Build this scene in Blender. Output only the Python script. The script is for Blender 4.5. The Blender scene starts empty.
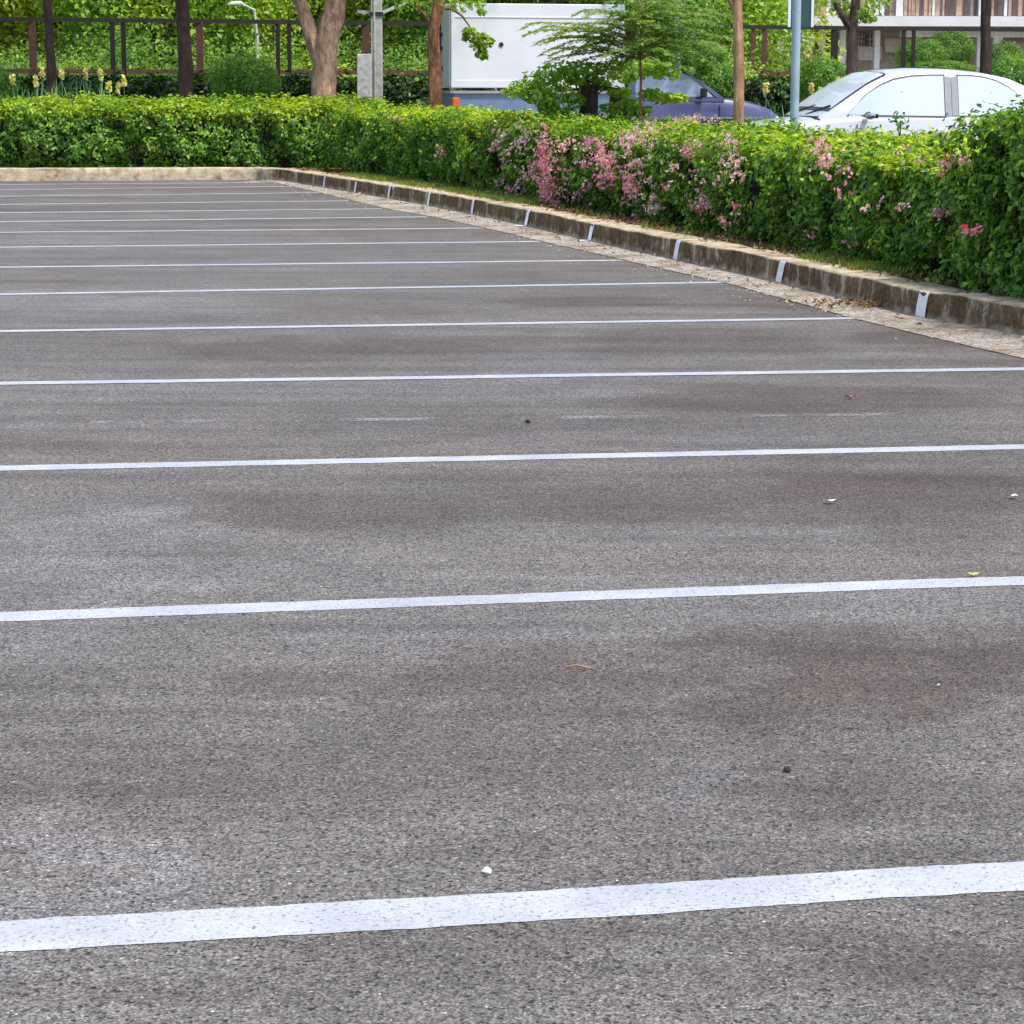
import bpy, math, random
import numpy as np
from mathutils import Vector, Matrix, noise as mnoise
R = math.radians
rng = np.random.default_rng(11)
random.seed(5)
scene = bpy.context.scene
col = scene.collection

# ---------------- camera ----------------
CH, F, PT, RL = 1.35, 2508.0, 0.16929, 0.0027
cd = bpy.data.cameras.new('camera'); cam = bpy.data.objects.new('camera', cd); col.objects.link(cam)
cam.matrix_world = Matrix.Translation((0, 0, CH)) @ Matrix.Rotation(math.pi/2 - PT, 4, 'X') @ Matrix.Rotation(RL, 4, 'Z')
cd.sensor_width = 36; cd.lens = 36*F/1024; cd.clip_end = 3000
scene.camera = cam
# ---------------- light ----------------
SUN_EL, SUN_AZ = R(63), R(128)          # azimuth clockwise from +Y
w = bpy.data.worlds.new('World'); scene.world = w; w.use_nodes = True
nt = w.node_tree; bg = nt.nodes['Background']
sky = nt.nodes.new('ShaderNodeTexSky'); sky.sky_type = 'NISHITA'; sky.sun_disc = False
sky.sun_elevation = SUN_EL; sky.sun_rotation = SUN_AZ; sky.dust_density = 2.5; sky.air_density = 1.1
nt.links.new(sky.outputs[0], bg.inputs[0]); bg.inputs[1].default_value = 0.15
sd = bpy.data.lights.new('sun', 'SUN'); sd.energy = 2.6; sd.angle = R(5); sd.color = (1, .955, .88)
so = bpy.data.objects.new('sun', sd); col.objects.link(so)
sdir = Vector((math.sin(SUN_AZ)*math.cos(SUN_EL), math.cos(SUN_AZ)*math.cos(SUN_EL), math.sin(SUN_EL)))
so.rotation_euler = sdir.to_track_quat('Z', 'Y').to_euler(); so.location = (0, 0, 30)
scene.view_settings.view_transform = 'Standard'; scene.view_settings.look = 'None'
scene.view_settings.exposure = 0.74; scene.view_settings.gamma = 1
scene.render.engine = 'CYCLES'
scene.cycles.max_bounces = 8; scene.cycles.transparent_max_bounces = 8

# ---------------- picture ray -> world point ----------------
def ray(x, y):
    u = (x-512)/F; v = (512-y)/F
    c, s = math.cos(RL), math.sin(RL); u, v = u*c-v*s, u*s+v*c
    return Vector((u, math.cos(PT)+v*math.sin(PT), -math.sin(PT)+v*math.cos(PT)))
def G(x, y, h=0.0):
    d = ray(x, y); t = (h-CH)/d.z
    return Vector((d.x*t, d.y*t, h))
def P(x, y, depth):
    d = ray(x, y); t = depth/d.y
    return Vector((d.x*t, depth, CH+d.z*t))

# ---------------- object helpers ----------------
def tag(o, label=None, cat=None, group=None, kind=None):
    for k, v in (('label', label), ('category', cat), ('group', group), ('kind', kind)):
        if v: o[k] = v
    return o
def empty(name, loc=(0, 0, 0), rz=0):
    o = bpy.data.objects.new(name, None); col.objects.link(o); o.location = loc; o.rotation_euler = (0, 0, rz)
    o.empty_display_size = .2
    return o
def link(name, me, parent=None):
    o = bpy.data.objects.new(name, me); col.objects.link(o)
    if parent: o.parent = parent
    return o
def setup(o, mats, smooth=False):
    for m in (mats if isinstance(mats, (list, tuple)) else [mats]): o.data.materials.append(m)
    if smooth: o.data.polygons.foreach_set('use_smooth', [True]*len(o.data.polygons))
    return o
class MB:
    def __init__(s): s.v = []; s.f = []; s.m = []
    def add(s, vs, fs, mi=0):
        b = len(s.v); s.v += [tuple(p) for p in vs]; s.f += [tuple(i+b for i in f) for f in fs]; s.m += [mi]*len(fs)
    def box(s, c, d, rz=0, mi=0, M=None):
        c = Vector(c); hx, hy, hz = d[0]/2, d[1]/2, d[2]/2
        vs = [Vector((x*hx, y*hy, z*hz)) for z in (-1, 1) for y in (-1, 1) for x in (-1, 1)]
        m = M if M else Matrix.Rotation(rz, 3, 'Z')
        vs = [m @ p + c for p in vs]
        s.add(vs, [(0, 2, 3, 1), (4, 5, 7, 6), (0, 1, 5, 4), (2, 6, 7, 3), (0, 4, 6, 2), (1, 3, 7, 5)], mi)
    def bar(s, a, b, wx, wy=None, mi=0):
        a = Vector(a); b = Vector(b); wy = wy or wx
        d = b-a; q = d.to_track_quat('Z', 'Y').to_matrix() if abs(d.normalized().z) < .999 else Matrix.Identity(3)
        s.box((a+b)/2, (wx, wy, d.length), mi=mi, M=q)
    def tube(s, pts, rad, n=8, mi=0, cap=True, jit=0):
        pts = [Vector(p) for p in pts]; b = len(s.v); k = len(pts)
        up = Vector((0.13, 1, 0.07)).normalized()
        for i, p in enumerate(pts):
            t = (pts[min(i+1, k-1)]-pts[max(i-1, 0)]).normalized()
            x = up.cross(t)
            if x.length < .1: x = Vector((1, 0, 0)).cross(t)
            x.normalize(); y = t.cross(x)
            r = rad[i] if hasattr(rad, '__len__') else rad
            for j in range(n):
                a = 2*math.pi*j/n; rr = r*(1+jit*mnoise.noise(Vector((math.cos(a)*1.5, math.sin(a)*1.5, p.z*3+p.x)))) if jit else r
                s.v.append(tuple(p+x*math.cos(a)*rr+y*math.sin(a)*rr))
        for i in range(k-1):
            for j in range(n):
                s.f.append((b+i*n+j, b+i*n+(j+1) % n, b+(i+1)*n+(j+1) % n, b+(i+1)*n+j)); s.m.append(mi)
        if cap:
            s.f.append(tuple(b+j for j in reversed(range(n)))); s.m.append(mi)
            s.f.append(tuple(b+(k-1)*n+j for j in range(n))); s.m.append(mi)
    def grid(s, rows, mi=0, close=False, flip=False):
        b = len(s.v); n = len(rows[0])
        for r in rows: s.v += [tuple(p) for p in r]
        for i in range(len(rows)-1):
            for j in range(n if close else n-1):
                q = (b+i*n+j, b+i*n+(j+1) % n, b+(i+1)*n+(j+1) % n, b+(i+1)*n+j)
                s.f.append(q[::-1] if flip else q); s.m.append(mi)
    def lathe(s, prof, c=(0, 0, 0), n=24, axis='Z', mi=0):
        rows = []
        for r, h in prof:
            row = []
            for j in range(n):
                a = 2*math.pi*j/n; x, y = r*math.cos(a), r*math.sin(a)
                row.append(Vector(c)+(Vector((x, y, h)) if axis == 'Z' else Vector((x, h, -y))))
            rows.append(row)
        s.grid(rows, mi, close=True)
    def build(s, name, mats, parent=None, smooth=False, bevel=0):
        me = bpy.data.meshes.new(name); me.from_pydata(s.v, [], s.f); me.validate()
        o = link(name, me, parent); setup(o, mats, smooth)
        if len(me.polygons) == len(s.m): me.polygons.foreach_set('material_index', s.m)
        if bevel:
            md = o.modifiers.new('bevel', 'BEVEL'); md.width = bevel; md.segments = 2; md.limit_method = 'ANGLE'
        if smooth:
            try: me.set_sharp_from_angle(angle=R(38))
            except Exception: pass
        return o

# leaf-sized faces, numpy
def norm(a): return a/np.maximum(np.linalg.norm(a, axis=1, keepdims=True), 1e-9)
def leaf_arrays(c, nrm, size, aspect=.5, fold=.18, long_dir=None):
    n = len(c); nrm = norm(nrm)
    rv = rng.normal(size=(n, 3)) if long_dir is None else long_dir
    t = norm(rv-(rv*nrm).sum(1, keepdims=True)*nrm); b = np.cross(nrm, t)
    s = np.broadcast_to(np.asarray(size), (n,))[:, None]; wd = s*aspect
    v = np.stack([c-t*s*.5, c+b*wd*.5-t*s*.05+nrm*s*fold, c+t*s*.5, c-b*wd*.5-t*s*.05+nrm*s*fold], 1)
    return v.reshape(-1, 3)
def quads_mesh(name, v, midx=None):
    n = len(v)//4; me = bpy.data.meshes.new(name)
    me.vertices.add(len(v)); me.vertices.foreach_set('co', v.astype(np.float32).ravel())
    me.loops.add(len(v)); me.loops.foreach_set('vertex_index', np.arange(len(v), dtype=np.int32))
    me.polygons.add(n); me.polygons.foreach_set('loop_start', np.arange(0, len(v), 4, dtype=np.int32))
    try: me.polygons.foreach_set('loop_total', np.full(n, 4, dtype=np.int32))
    except Exception: pass
    if midx is not None: me.polygons.foreach_set('material_index', midx.astype(np.int32))
    me.update(calc_edges=True)
    return me
_ph = rng.uniform(0, 6.28, (3, 12)); _dr = norm(rng.normal(size=(12, 3)))
def wob(p, wl, k=0):
    """smooth pseudo noise in about -1..1, vectorised"""
    o = np.zeros(len(p))
    for i in range(6):
        d = _dr[(i+k) % 12]; f = 6.28/(wl*(.6+.22*i))
        o += np.sin((p @ d)*f+_ph[k % 3, i]+1.3*np.sin((p @ _dr[(i+5+k) % 12])*f*.6+_ph[(k+1) % 3, i]))
    return o/3.0

# ---------------- materials ----------------
def new_mat(name):
    m = bpy.data.materials.new(name); m.use_nodes = True
    return m, m.node_tree.nodes, m.node_tree.links, m.node_tree.nodes['Principled BSDF']
def N(ns, t, **kw):
    n = ns.new(t)
    for k, v in kw.items():
        if k in n.inputs: n.inputs[k].default_value = v
        else: setattr(n, k, v)
    return n
def ramp(ns, stops):
    r = ns.new('ShaderNodeValToRGB'); e = r.color_ramp.elements
    while len(e) < len(stops): e.new(.5)
    for el, (p, c) in zip(e, stops):
        el.position = p; el.color = (*c, 1) if len(c) == 3 else c
    return r
def mixc(ns, ls, fac, a, b, mode='MIX'):
    n = ns.new('ShaderNodeMix'); n.data_type = 'RGBA'; n.blend_type = mode
    for s, v in ((n.inputs[0], fac), (n.inputs[6], a), (n.inputs[7], b)):
        if hasattr(v, 'links'): ls.new(v, s)
        elif isinstance(v, (int, float)): s.default_value = v
        else: s.default_value = (*v, 1)
    return n.outputs[2]
def coords(ns, ls, scale=(1, 1, 1), rot=(0, 0, 0)):
    t = ns.new('ShaderNodeTexCoord'); mp = ns.new('ShaderNodeMapping')
    mp.inputs['Scale'].default_value = scale; mp.inputs['Rotation'].default_value = rot
    ls.new(t.outputs['Object'], mp.inputs['Vector']); return mp.outputs[0]
def noise(ns, ls, vec, scale, detail=4, rough=.6):
    n = N(ns, 'ShaderNodeTexNoise', Scale=scale, Detail=detail, Roughness=rough); ls.new(vec, n.inputs['Vector']); return n.outputs[0]
def rmp(ns, ls, src, stops):
    r = ramp(ns, stops); ls.new(src, r.inputs[0]); return r.outputs[0]
def bump(ns, ls, h, dist, bs, strength=1):
    b = N(ns, 'ShaderNodeBump', Strength=strength, Distance=dist); ls.new(h, b.inputs['Height']); ls.new(b.outputs[0], bs.inputs['Normal'])

def simple(name, c, rough=.6, var=.12, scale=8, metal=0, spec=.5, bmp=0, coat=0, c2=None):
    m, ns, ls, b = new_mat(name); v = coords(ns, ls)
    nz = noise(ns, ls, v, scale, 5)
    d = c2 or tuple(x*(1-var*2) for x in c)
    cc = rmp(ns, ls, nz, [(.3, d), (.65, c)])
    ls.new(cc, b.inputs['Base Color']); b.inputs['Roughness'].default_value = rough; b.inputs['Metallic'].default_value = metal
    b.inputs['Specular IOR Level'].default_value = spec; b.inputs['Coat Weight'].default_value = coat
    if bmp: bump(ns, ls, nz, bmp, b)
    return m
def leafmat(name, stops, trans=.35, rough=.45, tint=None):
    m, ns, ls, b = new_mat(name)
    g = ns.new('ShaderNodeNewGeometry')
    c = rmp(ns, ls, g.outputs['Random Per Island'], stops)
    v = coords(ns, ls); big = rmp(ns, ls, noise(ns, ls, v, .9, 3), [(.35, (.72, .82, .8)), (.65, (1.15, 1.08, 1))])
    c = mixc(ns, ls, 1.0, c, big, 'MULTIPLY')
    ls.new(c, b.inputs['Base Color']); b.inputs['Roughness'].default_value = rough; b.inputs['Specular IOR Level'].default_value = .35
    t = ns.new('ShaderNodeBsdfTranslucent'); c2 = mixc(ns, ls, 1.0, c, (1.5, 1.35, .5), 'MULTIPLY'); ls.new(c2, t.inputs[0])
    mx = ns.new('ShaderNodeMixShader'); mx.inputs[0].default_value = trans
    ls.new(b.outputs[0], mx.inputs[1]); ls.new(t.outputs[0], mx.inputs[2]); ls.new(mx.outputs[0], ns['Material Output'].inputs[0])
    return m

AL = .184
# oil and dirt stains and worn pale patches on the lot: (pixel centre, half sizes) turned into places on the ground
STAINS = [(540, 690, 250, 50, .55), (860, 690, 170, 75, .8), (890, 490, 230, 36, .75), (590, 505, 170, 30, .5), (800, 397, 270, 20, .8), (300, 505, 170, 28, .4), (320, 348, 210, 14, .7), (700, 343, 150, 13, .55),
          (800, 303, 150, 12, .6), (900, 960, 220, 45, .4), (400, 955, 200, 40, .3), (590, 303, 90, 8, .7), (960, 340, 130, 14, .6), (300, 690, 90, 40, .3), (600, 232, 140, 6, .5), (880, 790, 130, 30, .35), (480, 272, 90, 5, .4)]
PALE = [(80, 560, 120, 90, .5), (50, 850, 120, 90, .7), (430, 835, 190, 30, .3), (640, 780, 110, 26, .45), (520, 640, 200, 14, .45), (600, 440, 200, 9, .5), (570, 372, 90, 26, .4), (960, 545, 130, 18, .35), (150, 430, 180, 18, .45), (120, 300, 200, 20, .5), (160, 240, 220, 14, .5), (700, 980, 120, 30, .3), (950, 300, 60, 8, .2)]
def spots(ns, ls, pos, lst):
    acc = None
    for cx, cy, rx, ry, st in lst:
        g = G(cx, cy); hx = rx*g.y/F; hy = (G(cx, cy-ry).y-G(cx, min(1100, cy+ry)).y)/2
        a = N(ns, 'ShaderNodeVectorMath', operation='SUBTRACT'); ls.new(pos, a.inputs[0]); a.inputs[1].default_value = (g.x, g.y, 0)
        m = N(ns, 'ShaderNodeVectorMath', operation='MULTIPLY'); ls.new(a.outputs[0], m.inputs[0]); m.inputs[1].default_value = (1/hx, 1/hy, 0)
        l = N(ns, 'ShaderNodeVectorMath', operation='LENGTH'); ls.new(m.outputs[0], l.inputs[0])
        r = ns.new('ShaderNodeMapRange'); r.interpolation_type = 'SMOOTHSTEP'; ls.new(l.outputs['Value'], r.inputs[0]); r.inputs[1].default_value = .4; r.inputs[2].default_value = 1.15; r.inputs[3].default_value = st; r.inputs[4].default_value = 0
        if acc is None: acc = r.outputs[0]
        else:
            q = N(ns, 'ShaderNodeMath', operation='MAXIMUM'); ls.new(acc, q.inputs[0]); ls.new(r.outputs[0], q.inputs[1]); acc = q.outputs[0]
    return acc
def mat_asphalt():
    m, ns, ls, b = new_mat('asphalt'); v = coords(ns, ls); vr = coords(ns, ls, rot=(0, 0, -AL))
    vo = N(ns, 'ShaderNodeTexVoronoi', Scale=230.0); ls.new(v, vo.inputs['Vector'])
    vo2 = N(ns, 'ShaderNodeTexVoronoi', Scale=150.0); ls.new(v, vo2.inputs['Vector'])
    stones = rmp(ns, ls, vo.outputs['Color'], [(.1, (.050, .044, .039)), (.5, (.128, .116, .106)), (.9, (.258, .238, .220)), (1, (.62, .58, .52))])
    st2 = rmp(ns, ls, vo2.outputs['Color'], [(.14, (.16, .15, .15)), (.26, (.94, .94, .94)), (.8, (1.08, 1.08, 1.08)), (.97, (1.5, 1.46, 1.42))])
    c = mixc(ns, ls, 1.0, stones, st2, 'MULTIPLY')
    fg = rmp(ns, ls, noise(ns, ls, v, 38, 5, .75), [(.3, (.72, .72, .72)), (.7, (1.25, 1.25, 1.25))])
    c = mixc(ns, ls, 1.0, c, fg, 'MULTIPLY')
    # broad stained bands along the bays, a real wear pattern
    vs = coords(ns, ls, scale=(.22, .8, 1), rot=(0, 0, -AL))
    band = rmp(ns, ls, noise(ns, ls, vs, 1.0, 4, .6), [(.36, (.82, .79, .77)), (.48, (.95, .94, .93)), (.64, (1.10, 1.11, 1.12))])
    c = mixc(ns, ls, 1.0, c, band, 'MULTIPLY')
    vs2 = coords(ns, ls, scale=(.35, 1.0, 1), rot=(0, 0, -AL))
    red = rmp(ns, ls, noise(ns, ls, vs2, .62, 3, .55), [(.50, (1, 1, 1)), (.70, (1.0, .90, .85))])
    c = mixc(ns, ls, 1.0, c, red, 'MULTIPLY')
    mot = rmp(ns, ls, noise(ns, ls, v, 2.3, 5, .7), [(.3, (.82, .82, .82)), (.7, (1.14, 1.14, 1.14))])
    c = mixc(ns, ls, 1.0, c, mot, 'MULTIPLY')
    # each bay's middle is soiled where vehicles stand
    sy = ns.new('ShaderNodeSeparateXYZ'); ls.new(vr, sy.inputs[0])
    wn = noise(ns, ls, v, .8, 4); wm = N(ns, 'ShaderNodeMath', operation='MULTIPLY_ADD'); ls.new(wn, wm.inputs[0]); wm.inputs[1].default_value = .9; ls.new(sy.outputs['Y'], wm.inputs[2])
    m1 = N(ns, 'ShaderNodeMath', operation='MULTIPLY_ADD'); ls.new(wm.outputs[0], m1.inputs[0]); m1.inputs[1].default_value = 1/2.52; m1.inputs[2].default_value = -4.4/2.52+4
    m2 = N(ns, 'ShaderNodeMath', operation='FRACT'); ls.new(m1.outputs[0], m2.inputs[0])
    bay = rmp(ns, ls, m2.outputs[0], [(.08, (1.04, 1.05, 1.06)), (.34, (.92, .905, .89)), (.62, (.92, .90, .885)), (.92, (1.04, 1.05, 1.06))])
    msk = rmp(ns, ls, noise(ns, ls, vs2, .9, 4, .6), [(.34, (.15, .15, .15)), (.58, (1, 1, 1))])
    c = mixc(ns, ls, msk, c, mixc(ns, ls, 1.0, c, bay, 'MULTIPLY'))
    nc = N(ns, 'ShaderNodeTexNoise', Scale=1.1, Detail=5.0, Roughness=.65); ls.new(v, nc.inputs['Vector'])
    wv = N(ns, 'ShaderNodeVectorMath', operation='MULTIPLY_ADD'); ls.new(nc.outputs['Color'], wv.inputs[0]); wv.inputs[1].default_value = (2.6, 1.3, 0); wv.inputs[2].default_value = (-1.3, -.65, 0)
    ps = N(ns, 'ShaderNodeVectorMath', operation='ADD'); ls.new(v, ps.inputs[0]); ls.new(wv.outputs[0], ps.inputs[1])
    c = mixc(ns, ls, spots(ns, ls, ps.outputs[0], STAINS), c, mixc(ns, ls, 1.0, c, (.60, .47, .40), 'MULTIPLY'))
    c = mixc(ns, ls, spots(ns, ls, ps.outputs[0], PALE), c, mixc(ns, ls, 1.0, c, (1.36, 1.44, 1.56), 'MULTIPLY'))
    v5 = coords(ns, ls, scale=(.16, 1.5, 1), rot=(0, 0, -AL))
    stk = rmp(ns, ls, noise(ns, ls, v5, 2.4, 7, .68), [(.36, (.74, .70, .67)), (.5, (.98, .97, .96)), (.66, (1.18, 1.20, 1.22))])
    c = mixc(ns, ls, .8, c, stk, 'MULTIPLY')
    # pale dusty scuffs
    v3 = coords(ns, ls, scale=(.5, 2.6, 1), rot=(0, 0, -AL))
    sc = rmp(ns, ls, noise(ns, ls, v3, 1.5, 8, .8), [(.66, (0, 0, 0)), (.78, (.35, .35, .35))])
    c = mixc(ns, ls, sc, c, (.33, .33, .34))
    ls.new(c, b.inputs['Base Color']); b.inputs['Roughness'].default_value = .62; b.inputs['Specular IOR Level'].default_value = .42
    mh = ns.new('ShaderNodeMath'); mh.operation = 'ADD'; ls.new(vo2.outputs['Distance'], mh.inputs[0]); ls.new(noise(ns, ls, v, 170, 3), mh.inputs[1])
    bump(ns, ls, mh.outputs[0], .0035, b, .8)
    return m
def mat_line():
    m, ns, ls, b = new_mat('line_paint'); v = coords(ns, ls)
    n1 = rmp(ns, ls, noise(ns, ls, v, 95, 5, .75), [(.56, (0, 0, 0)), (.62, (1, 1, 1))])
    n2 = rmp(ns, ls, noise(ns, ls, v, 3.0, 6, .7), [(.35, (.36, .38, .425)), (.65, (.48, .505, .56))])
    wr_ = rmp(ns, ls, noise(ns, ls, v, 5.5, 6, .7), [(.38, (.55, .55, .55)), (.62, (0, 0, 0))])
    n3 = rmp(ns, ls, noise(ns, ls, v, 150, 3, .6), [(.46, (0, 0, 0)), (.60, (1, 1, 1))])
    c = mixc(ns, ls, mixc(ns, ls, 1.0, wr_, n3, 'MULTIPLY'), n2, (.24, .23, .22))
    c = mixc(ns, ls, n1, c, (.16, .155, .15)); ls.new(c, b.inputs['Base Color']); b.inputs['Roughness'].default_value = .55
    bump(ns, ls, noise(ns, ls, v, 120, 4), .003, b, .7)
    return m
def mat_kerb(dark=True):
    m, ns, ls, b = new_mat('weathered_concrete' if dark else 'pale_concrete'); v = coords(ns, ls)
    base = rmp(ns, ls, noise(ns, ls, v, 7, 9, .78), [(.34, (.16, .11, .06)), (.46, (.40, .32, .21)), (.58, (.56, .48, .36)), (.75, (.72, .65, .54))])
    g = ns.new('ShaderNodeNewGeometry'); sx = ns.new('ShaderNodeSeparateXYZ'); ls.new(g.outputs['Normal'], sx.inputs[0])
    vert = rmp(ns, ls, sx.outputs['Z'], [(.45, (1, 1, 1)), (.9, (0, 0, 0))])
    vs = coords(ns, ls, scale=(4, 4, 1.2))
    stn = rmp(ns, ls, noise(ns, ls, vs, 1.3, 9, .78), [(.44, (1, 1, 1)), (.54, (.85, .85, .85)), (.60, (.08, .08, .08))] if dark else [(.3, (.6, .6, .6)), (.42, (.1, .1, .1)), (.6, (0, 0, 0))])
    mask = mixc(ns, ls, 1.0, stn, vert, 'MULTIPLY')
    # algae stops short of the foot of the face
    tc = ns.new('ShaderNodeTexCoord'); sz = ns.new('ShaderNodeSeparateXYZ'); ls.new(tc.outputs['Object'], sz.inputs[0])
    nn = noise(ns, ls, v, 9, 5); ad = N(ns, 'ShaderNodeMath', operation='MULTIPLY_ADD'); ls.new(nn, ad.inputs[0]); ad.inputs[1].default_value = .14; ls.new(sz.outputs['Z'], ad.inputs[2])
    foot = rmp(ns, ls, ad.outputs[0], [(.085, (0, 0, 0)), (.125, (1, 1, 1))])
    mask = mixc(ns, ls, 1.0, mask, foot, 'MULTIPLY')
    c = mixc(ns, ls, mask, base, rmp(ns, ls, noise(ns, ls, v, 30, 6, .8), [(.35, (.03, .018, .008)), (.7, (.24, .15, .065))]))
    ls.new(c, b.inputs['Base Color']); b.inputs['Roughness'].default_value = .9; b.inputs['Specular IOR Level'].default_value = .2
    bump(ns, ls, noise(ns, ls, v, 45, 8, .75), .012, b, .8)
    return m
def mat_gutter():
    m, ns, ls, b = new_mat('sandy_gutter'); v = coords(ns, ls)
    vo = N(ns, 'ShaderNodeTexVoronoi', Scale=70.0); ls.new(v, vo.inputs['Vector'])
    c = rmp(ns, ls, vo.outputs['Color'], [(.1, (.2, .17, .13)), (.5, (.36, .33, .30)), (.95, (.60, .57, .53))])
    p = rmp(ns, ls, noise(ns, ls, v, 2.2, 7, .7), [(.36, (.50, .40, .28)), (.48, (.85, .80, .72)), (.64, (1.15, 1.14, 1.12))])
    c = mixc(ns, ls, 1.0, c, p, 'MULTIPLY'); ls.new(c, b.inputs['Base Color']); b.inputs['Roughness'].default_value = .95
    b.inputs['Specular IOR Level'].default_value = .2
    bump(ns, ls, noise(ns, ls, v, 60, 6, .8), .012, b, .9)
    return m
def mat_soil():
    m, ns, ls, b = new_mat('soil'); v = coords(ns, ls)
    c = rmp(ns, ls, noise(ns, ls, v, 18, 8, .75), [(.3, (.04, .025, .014)), (.55, (.13, .075, .04)), (.75, (.24, .16, .09))])
    ls.new(c, b.inputs['Base Color']); b.inputs['Roughness'].default_value = 1; bump(ns, ls, noise(ns, ls, v, 40, 6), .02, b)
    return m
def mat_bark(name, a, c_, scale=9):
    m, ns, ls, b = new_mat(name); v = coords(ns, ls, scale=(1, 1, .3))
    h = noise(ns, ls, v, scale*2.2, 8, .72)
    c = rmp(ns, ls, h, [(.3, a), (.62, c_), (.8, tuple(min(1, x*1.5) for x in c_))])
    v_i = coords(ns, ls, scale=(1, 1, .6)); p = rmp(ns, ls, noise(ns, ls, v_i, scale*.7, 5, .7), [(.38, (.55, .48, .45)), (.5, (.95, .92, .9)), (.64, (1.35, 1.33, 1.3))])
    c = mixc(ns, ls, 1.0, c, p, 'MULTIPLY')
    ls.new(c, b.inputs['Base Color']); b.inputs['Roughness'].default_value = .9; bump(ns, ls, h, .05, b)
    return m

M = {}
M['asphalt'] = mat_asphalt(); M['line'] = mat_line(); M['kerb'] = mat_kerb(True); M['kerb_pale'] = mat_kerb(False)
M['gutter'] = mat_gutter(); M['soil'] = mat_soil()
M['paint_mark'] = simple('kerb_paint', (.92, .92, .93), .7, .08, 20)
M['grass_ground'] = simple('grass_ground', (.09, .14, .03), .95, .25, 4, bmp=.03, c2=(.05, .07, .02))
M['road'] = simple('concrete_road', (.3, .3, .29), .9, .15, 3)
G1 = [(0, (.035, .10, .012)), (.35, (.085, .21, .02)), (.7, (.16, .34, .03)), (.95, (.27, .47, .055)), (1, (.36, .5, .1))]
M['leaf_hedge'] = leafmat('hedge_leaf', G1, .28)
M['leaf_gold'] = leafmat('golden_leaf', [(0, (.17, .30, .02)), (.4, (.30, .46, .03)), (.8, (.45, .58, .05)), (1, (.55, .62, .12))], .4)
M['leaf_dark'] = leafmat('dark_leaf', [(0, (.012, .035, .01)), (.5, (.022, .065, .014)), (.9, (.045, .11, .02)), (1, (.09, .17, .03))], .15, .5)
M['leaf_wood'] = leafmat('wood_leaf', [(0, (.10, .22, .03)), (.4, (.23, .42, .05)), (.8, (.38, .58, .09)), (1, (.54, .68, .2))], .5)
M['leaf_wood2'] = leafmat('wood_leaf_yellow', [(0, (.22, .33, .03)), (.4, (.42, .56, .06)), (.8, (.58, .70, .13)), (1, (.68, .74, .28))], .42)
M['leaf_wood3'] = leafmat('wood_leaf_deep', [(0, (.05, .15, .03)), (.4, (.12, .29, .05)), (.8, (.22, .42, .08)), (1, (.36, .54, .15))], .48)
M['leaf_fern'] = leafmat('feathery_leaf', [(0, (.09, .19, .035)), (.5, (.17, .31, .06)), (1, (.32, .46, .13))], .4)
M['leaf_lime'] = leafmat('lime_leaf', [(0, (.13, .28, .02)), (.5, (.26, .45, .035)), (1, (.42, .6, .08))], .42)
M['leaf_blue'] = leafmat('sword_leaf', [(0, (.10, .24, .10)), (.5, (.18, .38, .17)), (1, (.32, .52, .3))], .35)
M['grass'] = leafmat('grass_blade', [(0, (.10, .17, .02)), (.6, (.2, .28, .04)), (1, (.38, .38, .12))], .35)
M['dead_leaf'] = leafmat('dead_leaf', [(0, (.10, .05, .025)), (.5, (.28, .15, .07)), (1, (.5, .32, .18))], .15)
M['petal_pink'] = leafmat('pink_petal', [(0, (.48, .09, .30)), (.4, (.64, .21, .48)), (.8, (.75, .38, .64)), (1, (.82, .60, .78))], .4)
M['petal_pale'] = leafmat('pale_petal', [(0, (.56, .27, .45)), (.5, (.72, .46, .62)), (1, (.84, .70, .78))], .4)
M['petal_red'] = leafmat('crimson_petal', [(0, (.5, .03, .12)), (1, (.75, .12, .25))], .35)
M['petal_rust'] = leafmat('rusty_petal', [(0, (.40, .09, .20)), (.6, (.58, .24, .38)), (1, (.74, .44, .56))], .35)
M['petal_yellow'] = leafmat('yellow_petal', [(0, (.72, .66, .22)), (1, (.85, .84, .5))], .4)
M['core_twigs'] = simple('dark_core_and_twigs', (.035, .03, .018), .95, .3, 30, bmp=.05)  # hedge core and foot stems, darkened to give the inner shade
M['bark_orange'] = mat_bark('orange_brown_bark', (.10, .04, .02), (.42, .20, .10), 12)
M['bark_big'] = mat_bark('rough_brown_bark', (.16, .08, .05), (.56, .39, .27), 7)
M['bark_dark'] = mat_bark('dark_bark', (.02, .012, .01), (.075, .045, .035), 8)
M['bark_pole'] = mat_bark('smooth_tan_bark', (.22, .11, .06), (.5, .31, .19), 5)
M['bark_grey'] = mat_bark('grey_brown_bark', (.05, .032, .03), (.17, .12, .10), 8)
M['concrete'] = simple('pole_concrete', (.5, .5, .45), .9, .2, 10, bmp=.01)
M['concrete_light'] = simple('stub_concrete', (.6, .6, .57), .9, .22, 12, bmp=.01)
M['fence'] = simple('fence_paint', (.016, .011, .010), .6, .3, 12)
M['fence_rust'] = simple('rusty_steel', (.13, .05, .03), .8, .35, 14, c2=(.05, .025, .018))
M['wire'] = simple('wire', (.12, .12, .1), .5, .2, 10)
M['steel_blue'] = simple('blue_grey_paint', (.36, .47, .56), .45, .12, 6, metal=.1, c2=(.26, .35, .43))
M['sign_back'] = simple('sign_green', (.03, .09, .10), .4, .2, 5)
M['sign_edge'] = simple('sign_white', (.8, .82, .84), .5, .05, 5)
M['white_car'] = simple('white_car_paint', (.58, .61, .68), .25, .02, 2, coat=.6)
M['glass_sky_tint'] = simple('glass_painted_sky', (.45, .53, .64), .06, .02, 3, spec=.9)  # side windows: reflected sky painted into the base colour
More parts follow.
